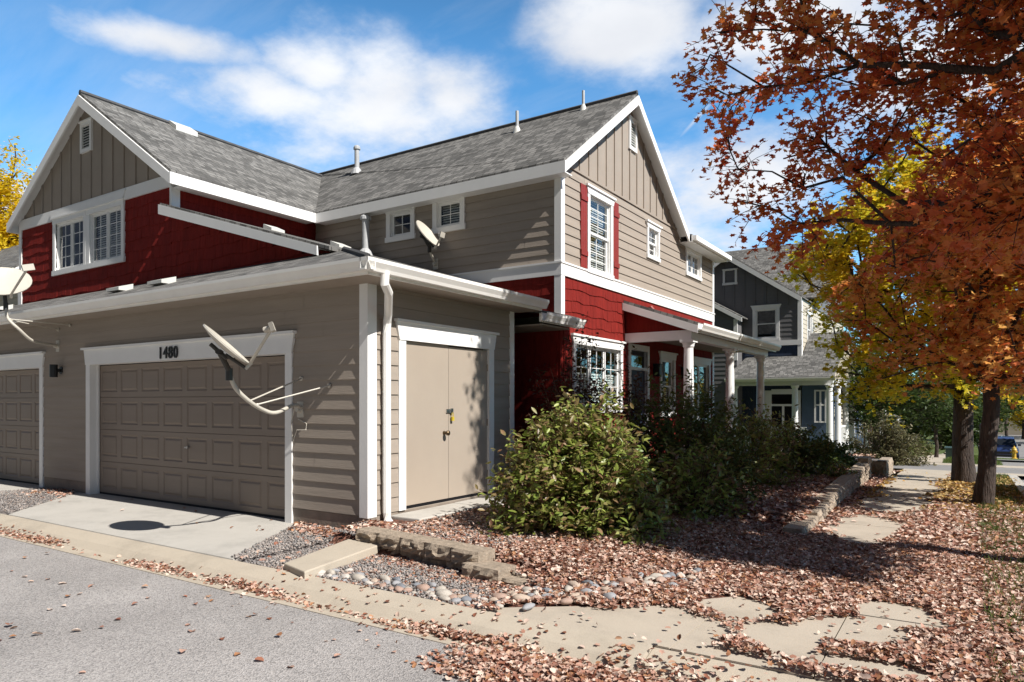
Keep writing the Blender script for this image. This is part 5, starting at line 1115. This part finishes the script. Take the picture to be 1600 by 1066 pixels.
def far_house(name, x0, x1, y0, y1, h, rh, wallm, lowm, label, porch=True, ridge='y', roofm=None):
    g = zt(y0); t = thing(name, (x1, y0, g), label, 'house')
    pf, ps = PY(y0), PX(x1)
    mb = MB(); lap(mb, pf, x0, x1 - .1, g + 2.9, g + h, .2); lap(mb, ps, y0 + .1, y1, g + 2.9, g + h, .2); backing(mb, pf, x0, x1, g - .5, g + h); backing(mb, ps, y0, y1, g - .5, g + h); mb.face([(x0, y0, g), (x0, y1, g), (x0, y1, g + h), (x0, y0, g + h)]); mb.face([(x0, y1, g), (x1, y1, g), (x1, y1, g + h), (x0, y1, g + h)]); mb.build('wall', M[wallm], t)
    mb = MB(); lap(mb, pf, x0, x1 - .1, g, g + 2.75, .2); lap(mb, ps, y0 + .1, y1, g, g + 2.75, .2); mb.build('lower_wall', M[lowm], t)
    mb = MB(); mb.ubox(pf, x0, x1 + .04, g + 2.74, g + 2.92, 0, .05); mb.ubox(ps, y0, y1, g + 2.74, g + 2.92, 0, .05); mb.ubox(pf, x1 - .12, x1 + .03, g, g + 2.74, 0, .05); mb.ubox(pf, x1 - .12, x1 + .03, g + 2.92, g + h, 0, .05); mb.ubox(ps, y0, y0 + .14, g, g + h, 0, .045); mb.build('trim_board', M['white'], t)
    o = .3; xm, ym = (x0 + x1) / 2, (y0 + y1) / 2
    if ridge == 'y':
        roof('roof', [(x0 - o, y0 - o, g + h), (xm, y0 - o, g + h + rh), (xm, y1 + o, g + h + rh), (x0 - o, y1 + o, g + h)], t); roof('roof', [(x1 + o, y0 - o, g + h), (x1 + o, y1 + o, g + h), (xm, y1 + o, g + h + rh), (xm, y0 - o, g + h + rh)], t)
        mb = MB(); mb.prism([(x0, y0, g + h - .05), (x1, y0, g + h - .05), (xm, y0, g + h + rh - .2)], (0, .1, 0)); mb.build('gable_panel', M[wallm], t)
        mb = MB()
        for xe in (x0 - o, x1 + o): mb.prism([(xe, y0 - o, g + h - .05), (xm, y0 - o, g + h + rh - .05), (xm, y0 - o, g + h + rh - .25), (xe, y0 - o, g + h - .22)], (0, -.04, 0))
        mb.box((x1 + o, y0 - o, g + h - .22), (x1 + o + .04, y1 + o, g + h - .04)); mb.build('bargeboard', M['white'], t)
    else:
        roof('roof', [(x0 - o, y0 - o, g + h), (x1 + o, y0 - o, g + h), (x1 + o, ym, g + h + rh), (x0 - o, ym, g + h + rh)], t); roof('roof', [(x0 - o, ym, g + h + rh), (x1 + o, ym, g + h + rh), (x1 + o, y1 + o, g + h), (x0 - o, y1 + o, g + h)], t)
        mb = MB(); mb.prism([(x1, y0, g + h - .05), (x1, y1, g + h - .05), (x1, ym, g + h + rh - .2)], (-.1, 0, 0)); mb.build('gable_panel', M[wallm], t)
        mb = MB(); mb.box((x0 - o, y0 - o - .04, g + h - .24), (x1 + o, y0 - o, g + h - .04))
        for ye in (y0 - o, y1 + o): mb.prism([(x1 + o, ye, g + h - .05), (x1 + o, ym, g + h + rh - .05), (x1 + o, ym, g + h + rh - .25), (x1 + o, ye, g + h - .22)], (.04, 0, 0))
        mb.build('bargeboard', M['white'], t)
    W = min(1.0, (y1 - y0) / 6)
    for k in range(3):
        a = lerp(y0, y1, (k + .5) / 3); window(t, ps, a - .45, a + .45, g + 3.6, g + 4.9, hung=True, head=.14, trim=.1, n0=.03)
        window(t, ps, a - .45, a + .45, g + .9, g + 2.2, hung=True, head=.14, trim=.1, n0=.03)
    for k in range(2):
        a = lerp(x0, x1, (k + .5) / 2); window(t, pf, a - .45, a + .45, g + 3.6, g + 4.9, hung=True, head=.14, trim=.1, n0=.03)
    if porch:
        xa, xb = x1 + .03, x1 + 2.0; ya, yb = y0 + .4, y0 + 4.6
        roof('porch_roof', [(xa, ya, g + 3.3), (xb, ya, g + 2.75), (xb, yb, g + 2.75), (xa, yb, g + 3.3)], t)
        mb = MB(); mb.prism([(xa, ya, g + 3.25), (xb, ya, g + 2.7), (xb, ya, g + 2.55), (xa, ya, g + 3.1)], (0, -.04, 0)); mb.box((xa, ya + .1, g + 2.45), (xb - .1, ya + .25, g + 2.65)); mb.box((xb - .25, ya + .25, g + 2.45), (xb - .1, yb, g + 2.65)); mb.build('porch_beam', M['white'], t)
        mb = MB(); mb.prism([(xa, ya + .2, g + 2.65), (xb - .2, ya + .2, g + 2.65), (xb - .2, ya + .2, g + 2.75), (xa, ya + .2, g + 3.2)], (0, .04, 0)); mb.build('porch_end_panel', M[lowm], t)
        for y in (ya + .18, (ya + yb) / 2, yb - .15): mb = MB(); mb.box((xb - .26, y - .08, g), (xb - .1, y + .08, g + 2.45)); mb.build('porch_column', M['white'], t)
        mb = MB()
        for z in (g + .45, g + 1.15): mb.box((xb - .21, ya + .2, z), (xb - .15, yb, z + .06)); mb.box((xa, ya + .14, z), (xb - .1, ya + .2, z + .06))
        k = 0
        while ya + .3 + k * .12 < yb: y = ya + .3 + k * .12; mb.box((xb - .2, y, g + .45), (xb - .16, y + .05, g + 1.15)); k += 1
        k = 0
        while xa + .1 + k * .12 < xb - .2: x = xa + .1 + k * .12; mb.box((x, ya + .15, g + .45), (x + .05, ya + .19, g + 1.15)); k += 1
        mb.build('porch_rail', M['white'], t)
        mb = MB(); mb.box((xa, ya, g - .3), (xb, yb, g + .3)); mb.build('porch_floor', M['conc'], t)
    return t
far_house('far_house', -13, -6.2, 44, 54, 5.6, 2.2, 'greige', 'navy', 'grey house with a small railed white porch beyond the navy house')
far_house('far_house', -14, -6.6, 60, 71, 5.6, 2.2, 'cream', 'brick', 'distant brick and cream house behind the green tree', ridge='x')
far_house('far_house', -15, -6.6, 82, 94, 5.6, 2.2, 'greige', 'brick', 'most distant house at the left end of the street')
far_house('far_house', 2.5, 16, 150, 162, 5.5, 2.5, 'cream', 'cream', 'pale house closing the far end of the street', porch=False, ridge='x')
far_house('far_house', 17, 25, 44, 56, 5.5, 2.2, 'cream', 'brick', 'pale house across the street on the right', porch=False, ridge='x')
far_house('rear_house', -32, -20.5, 8.2, 16, 5.0, 2.6, 'cream', 'cream', 'pale sided house with a grey roof behind the left end of the red wing', porch=False, ridge='x')
# ------------------------------------------------------------------ street things
def car(loc, rz, col, label, L=4.5, W=1.82, Hh=1.62):
    t = thing('parked_car', loc, label, 'car', 'cars parked along the street'); mp = plain('car_paint', col, .3, .1, coat=1.0)
    # side outline, x forward; lower body then greenhouse
    lo = [(-L / 2, .42), (-L / 2 + .03, .85), (-L / 2 + .1, 1.0), (-.2, 1.02), (.75, 1.0), (L / 2 - .35, .9), (L / 2 - .04, .72), (L / 2, .5), (L / 2 - .06, .28), (-L / 2 + .06, .28)]
    up = [(-L / 2 + .12, 1.0), (-L / 2 + .45, Hh - .06), (-.9, Hh), (.1, Hh - .02), (.45, Hh - .13), (1.05, 1.0)]
    def shell(prof, w0, w1):
        mb = MB(); zs = [p[1] for p in prof]; z0, z1 = min(zs), max(zs)
        def half(z, s): return s * lerp(w0, w1, (z - z0) / (z1 - z0)) / 2
        a = [(x, half(z, 1), z) for x, z in prof]; b = [(x, half(z, -1), z) for x, z in prof]; n = len(prof)
        mb.raw(a + b, [tuple(range(n)), tuple(range(n, 2 * n))[::-1]] + [(i, n + i, n + (i + 1) % n, (i + 1) % n) for i in range(n)]); return mb
    R = Matrix.Rotation(rz, 3, 'Z'); Lv = Vector(loc)
    def put(mb, name, m, par=None, **k):
        mb.v = [tuple(R @ Vector(p) + Lv) for p in mb.v]; return mb.build(name, m, par or t, **k)
    put(shell(lo, W, W * .97), 'body', mp, bevel=.06); put(shell(up, W * .93, W * .74), 'roof', mp, bevel=.04)
    g = MB()
    for s in (-1, 1):
        def wy(z): return s * (lerp(W * .93, W * .74, (z - 1.0) / (Hh - 1.0)) / 2 + .004)
        for xa, xb, xc, xd in ((-1.75, -.75, -.8, -1.55), (-.68, .2, .1, -.7), (.26, .88, .42, .17)):
            z0, z1 = 1.05, Hh - .14; g.face([(xa, wy(z0), z0), (xb, wy(z0), z0), (xc, wy(z1), z1), (xd, wy(z1), z1)])
    g.face([(1.02, -W * .42, 1.05), (1.02, W * .42, 1.05), (.5, W * .36, Hh - .16), (.5, -W * .36, Hh - .16)]); g.face([(-L / 2 + .13, -W * .4, 1.08), (-L / 2 + .13, W * .4, 1.08), (-L / 2 + .42, W * .35, Hh - .14), (-L / 2 + .42, -W * .35, Hh - .14)])
    put(g, 'car_window', M['carglass'])
    for x in (-1.35, 1.38):
        for s in (-1, 1):
            y = s * (W / 2 - .1); wz = MB(); wz.tube([(x, y - .11, .34), (x, y - .08, .34), (x, y + .08, .34), (x, y + .11, .34)], [.3, .34, .34, .3], 20); wh = put(wz, 'wheel', M['rubber']); ORG[wh.name] = Lv
            rm = MB(); rm.tube([(x, y + s * .09, .34), (x, y + s * .125, .34)], [.22, .2], 14); put(rm, 'rim', M['steel'], wh)
    for s in (-1, 1):
        h = MB(); y = s * (W / 2 - .3); h.prism([(L / 2 - .32, y - .2, .74), (L / 2 - .02, y - .16, .68), (L / 2 - .02, y + .16, .68), (L / 2 - .32, y + .22, .74)], (0, 0, .1)); put(h, 'headlight', M['lens'])
        h = MB(); h.box((.78, s * W / 2 - .02, 1.0), (.92, s * W / 2 + s * .16, 1.13)); put(h, 'wing_mirror', mp)
    h = MB(); h.box((L / 2 - .08, -.45, .5), (L / 2 + .012, .45, .66)); h.box((L / 2 - .08, -.75, .3), (L / 2 + .015, .75, .42)); put(h, 'grille', M['black'])
    return t
surf('lawn', (.95, 3.1, 44, 53.5), .03, M['grass'], 8, 4)
def road(x, y): return (x, y, zt(y) - .1)
car(road(1.95, 61.5), -math.pi / 2, (.02, .04, .13), 'dark blue car parked facing the camera behind the yellow hydrant')
car(road(2.15, 68.0), -math.pi / 2, (.72, .73, .75), 'white car parked behind the dark blue car')
car(road(2.25, 15.9), -math.pi / 2, (.16, .17, .15), 'grey green car at the right edge, nose just in the picture')
car(road(8.2, 92), math.pi / 2, (.1, .1, .11), 'distant dark car parked on the far side of the street')
hy = thing('fire_hydrant', (2.25, 52.0, zt(52) + .0), 'yellow fire hydrant at the kerb in front of the dark blue car', 'hydrant'); hx, hyy, hz = 2.25, 52.0, zt(52)
mb = MB(); mb.lathe((hx, hyy, hz), [(.17, 0), (.17, .06), (.11, .08), (.11, .5), (.15, .51), (.15, .56), (.13, .6), (.1, .68), (.04, .74), (.03, .8)], 14); mb.build('barrel', M['hydrant'], hy)
for d in (-1, 1): mb = MB(); mb.tube([(hx + d * .1, hyy, hz + .42), (hx + d * .19, hyy, hz + .42)], .06, 10); mb.build('nozzle', M['hydrant'], hy)
mb = MB(); mb.tube([(hx, hyy - .1, hz + .38), (hx, hyy - .2, hz + .38)], .08, 12); mb.build('nozzle', M['hydrant'], hy)
ub = thing('utility_box', (-.5, 41, zt(41)), 'low dark green utility box on the far lawn', 'utility box'); mb = MB(); mb.box((-1.0, 40.7, zt(41) - .1), (.0, 41.4, zt(41) + .5)); mb.build('cabinet', M['boxgreen'], ub, bevel=.03); mb = MB(); mb.box((-1.05, 40.65, zt(41) + .5), (.05, 41.45, zt(41) + .58)); mb.build('lid', M['boxgreen'], ub, bevel=.02)
po = thing('marker_post', (.35, 29.8, zt(29.8)), 'slim black post on the lawn between the two maple trunks', 'post'); mb = MB(); mb.tube([(.35, 29.8, zt(29.8) - .1), (.35, 29.8, zt(29.8) + 1.3)], .06, 8); mb.build('shaft', M['black'], po); mb = MB(); mb.tube([(.35, 29.8, zt(29.8) + 1.3), (.35, 29.8, zt(29.8) + 1.36), (.35, 29.8, zt(29.8) + 1.42)], [.09, .09, .03], 8); mb.build('cap', M['black'], po)

# ------------------------------------------------------------------ light, sky, camera
sun_v = Vector((1.03, -.12, 1.0)).normalized()
el = math.asin(sun_v.z); az = math.atan2(sun_v.x, sun_v.y)
L = bpy.data.lights.new('sun', 'SUN'); L.energy = SUN_E; L.angle = math.radians(.53); L.color = (1, .95, .88)
lo = bpy.data.objects.new('sun', L); COL.objects.link(lo); lo.location = (20, -10, 30); lo.rotation_euler = (-sun_v).to_track_quat('-Z', 'Y').to_euler()
W = bpy.data.worlds.new('World'); S.world = W; W.use_nodes = True; nt = W.node_tree; bg = nt.nodes['Background']
sky = nt.nodes.new('ShaderNodeTexSky'); sky.sky_type = 'NISHITA'; sky.sun_disc = False; sky.sun_elevation = el; sky.sun_rotation = az; sky.air_density = 1.0; sky.dust_density = .3; sky.ozone_density = 1.6; sky.altitude = 1700
tc = nt.nodes.new('ShaderNodeTexCoord')
def vm(op, a, b=None):
    n = nt.nodes.new('ShaderNodeVectorMath'); n.operation = op
    for i, v in ((0, a), (1, b)):
        if v is None: continue
        if isinstance(v, (tuple, list, Vector)): n.inputs[i].default_value = tuple(v)
        else: nt.links.new(v, n.inputs[i])
    return n
def mt(op, a, b=None, c=None, cl=False):
    n = nt.nodes.new('ShaderNodeMath'); n.operation = op; n.use_clamp = cl
    for i, v in enumerate((a, b, c)):
        if v is None: continue
        if isinstance(v, (int, float)): n.inputs[i].default_value = v
        else: nt.links.new(v, n.inputs[i])
    return n.outputs[0]
dirv = vm('NORMALIZE', tc.outputs['Generated']).outputs[0]
sep = nt.nodes.new('ShaderNodeSeparateXYZ'); nt.links.new(dirv, sep.inputs[0])
# cloud deck seen in perspective: divide by height above the horizon
den = mt('ADD', mt('MAXIMUM', sep.outputs['Z'], 0.0), .22)
pl = nt.nodes.new('ShaderNodeCombineXYZ'); nt.links.new(mt('DIVIDE', sep.outputs['X'], den), pl.inputs[0]); nt.links.new(mt('DIVIDE', sep.outputs['Y'], den), pl.inputs[1])
n1_ = nd(nt, 'ShaderNodeTexNoise', Scale=3.0, Detail=10.0, Roughness=.6); nt.links.new(pl.outputs[0], n1_.inputs['Vector'])
n2_ = nd(nt, 'ShaderNodeTexNoise', Scale=1.1, Detail=4.0, Roughness=.5); nt.links.new(pl.outputs[0], n2_.inputs['Vector'])
n2b_ = nd(nt, 'ShaderNodeTexNoise', Scale=2.2, Detail=6.0); nt.links.new(vm('ADD', pl.outputs[0], (.07, .21, 3.3)).outputs[0], n2b_.inputs['Vector'])
def pdir(px, py): return (Fv * 1093 + Rv * (px - 800) + Zv * (628 - py)).normalized()
def blob(px, py, rx, ry):
    """a cloud bank centred on a compass direction; rx, ry are angular half sizes"""
    c = pdir(px, py); h = Vector((c.y, -c.x, 0)).normalized(); v = h.cross(c)
    d = vm('SUBTRACT', dirv, c).outputs[0]
    a = mt('DIVIDE', vm('DOT_PRODUCT', d, h).outputs['Value'], rx); b = mt('DIVIDE', vm('DOT_PRODUCT', d, v).outputs['Value'], ry)
    return mt('SUBTRACT', 1.0, mt('SQRT', mt('ADD', mt('MULTIPLY', a, a), mt('MULTIPLY', b, b))))
m = None
for bl in ((600, 165, .20, .115), (500, 110, .10, .06), (700, 160, .12, .09), (970, 40, .15, .085), (1140, 285, .19, .12), (430, 150, .15, .05), (250, 60, .16, .03), (1230, 60, .2, .1), (1500, 80, .2, .12), (1900, 260, .3, .2), (20, 330, .1, .06)):
    q = blob(*bl); m = q if m is None else mt('MAXIMUM', m, q)
cv = mt('ADD', mt('MULTIPLY', m, .75), mt('MULTIPLY', mt('SUBTRACT', n1_.outputs['Fac'], .5), 1.5))
cv = mt('ADD', cv, mt('MULTIPLY', mt('SUBTRACT', n2_.outputs['Fac'], .5), .5))
mr = nt.nodes.new('ShaderNodeMapRange'); mr.interpolation_type = 'SMOOTHERSTEP'; mr.inputs['From Min'].default_value = -.06; mr.inputs['From Max'].default_value = .7; nt.links.new(cv, mr.inputs['Value'])
# thin high streaks
n3_ = nd(nt, 'ShaderNodeTexNoise', Scale=1.0, Detail=7.0, Roughness=.6); mp = nt.nodes.new('ShaderNodeMapping'); mp.inputs['Scale'].default_value = (.7, 3.2, 1); mp.inputs['Rotation'].default_value = (0, 0, .5); nt.links.new(pl.outputs[0], mp.inputs['Vector']); nt.links.new(mp.outputs[0], n3_.inputs['Vector'])
mr3 = nt.nodes.new('ShaderNodeMapRange'); mr3.inputs['From Min'].default_value = .44; mr3.inputs['From Max'].default_value = .85; mr3.inputs['To Max'].default_value = .4; nt.links.new(n3_.outputs['Fac'], mr3.inputs['Value'])
# a short contrail
c1, c2 = pdir(1068, 208), pdir(1112, 160); nn_ = c1.cross(c2).normalized(); mid_ = (c1 + c2).normalized(); ax_ = (c2 - c1).normalized()
across = mt('ABSOLUTE', vm('DOT_PRODUCT', dirv, nn_).outputs['Value']); along = mt('ABSOLUTE', vm('DOT_PRODUCT', vm('SUBTRACT', dirv, mid_).outputs[0], ax_).outputs['Value'])
con = mt('MULTIPLY', mt('SUBTRACT', 1.0, mt('DIVIDE', across, .0035), cl=True), mt('SUBTRACT', 1.0, mt('DIVIDE', along, .035), cl=True)); con = mt('MULTIPLY', con, .7)
allc = mt('MAXIMUM', mt('MAXIMUM', mr.outputs['Result'], mr3.outputs['Result']), con, cl=True)
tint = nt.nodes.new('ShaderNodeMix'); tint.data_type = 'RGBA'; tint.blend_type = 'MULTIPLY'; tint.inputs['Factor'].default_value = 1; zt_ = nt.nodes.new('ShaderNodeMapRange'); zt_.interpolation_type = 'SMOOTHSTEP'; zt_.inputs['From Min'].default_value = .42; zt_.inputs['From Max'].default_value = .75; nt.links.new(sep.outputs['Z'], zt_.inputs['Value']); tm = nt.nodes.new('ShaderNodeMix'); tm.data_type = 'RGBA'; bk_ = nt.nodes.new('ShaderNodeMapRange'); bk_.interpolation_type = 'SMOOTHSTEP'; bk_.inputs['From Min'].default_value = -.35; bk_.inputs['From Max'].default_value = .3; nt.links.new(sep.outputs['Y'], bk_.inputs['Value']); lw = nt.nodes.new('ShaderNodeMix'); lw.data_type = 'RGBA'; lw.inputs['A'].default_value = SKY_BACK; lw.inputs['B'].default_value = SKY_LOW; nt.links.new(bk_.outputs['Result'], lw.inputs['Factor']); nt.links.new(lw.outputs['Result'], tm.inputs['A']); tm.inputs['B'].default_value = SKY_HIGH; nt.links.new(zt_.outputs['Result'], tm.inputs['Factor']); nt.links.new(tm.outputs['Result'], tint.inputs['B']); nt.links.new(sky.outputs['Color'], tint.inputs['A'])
mx = nt.nodes.new('ShaderNodeMix'); mx.data_type = 'RGBA'; nt.links.new(allc, mx.inputs['Factor']); nt.links.new(tint.outputs['Result'], mx.inputs['A']); cr = ramp(nt, [(.35, (CLOUD[0] * .8, CLOUD[1] * .81, CLOUD[2] * .84)), (.62, CLOUD[:3])], n2b_.outputs['Fac']); nt.links.new(cr.outputs['Color'], mx.inputs['B'])
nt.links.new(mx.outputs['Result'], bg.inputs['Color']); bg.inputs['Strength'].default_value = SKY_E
cam = bpy.data.cameras.new('camera'); co = bpy.data.objects.new('camera', cam); COL.objects.link(co); S.camera = co
co.location = (0, 0, 1.55); co.rotation_euler = (math.pi / 2, 0, cam_a); cam.sensor_width = 36; cam.lens = 1093 / 1600 * 36; cam.shift_y = 95 / 1600; cam.clip_end = 1200; cam.clip_start = .05
S.view_settings.view_transform = 'Standard'; S.view_settings.look = 'None'; S.view_settings.exposure = EXPO; S.view_settings.gamma = 1
S.render.engine = 'CYCLES'; S.cycles.max_bounces = 8; S.cycles.transparent_max_bounces = 16; S.cycles.use_denoising = True
S.cycles.caustics_reflective = False; S.cycles.caustics_refractive = False; S.cycles.sample_clamp_indirect = 6
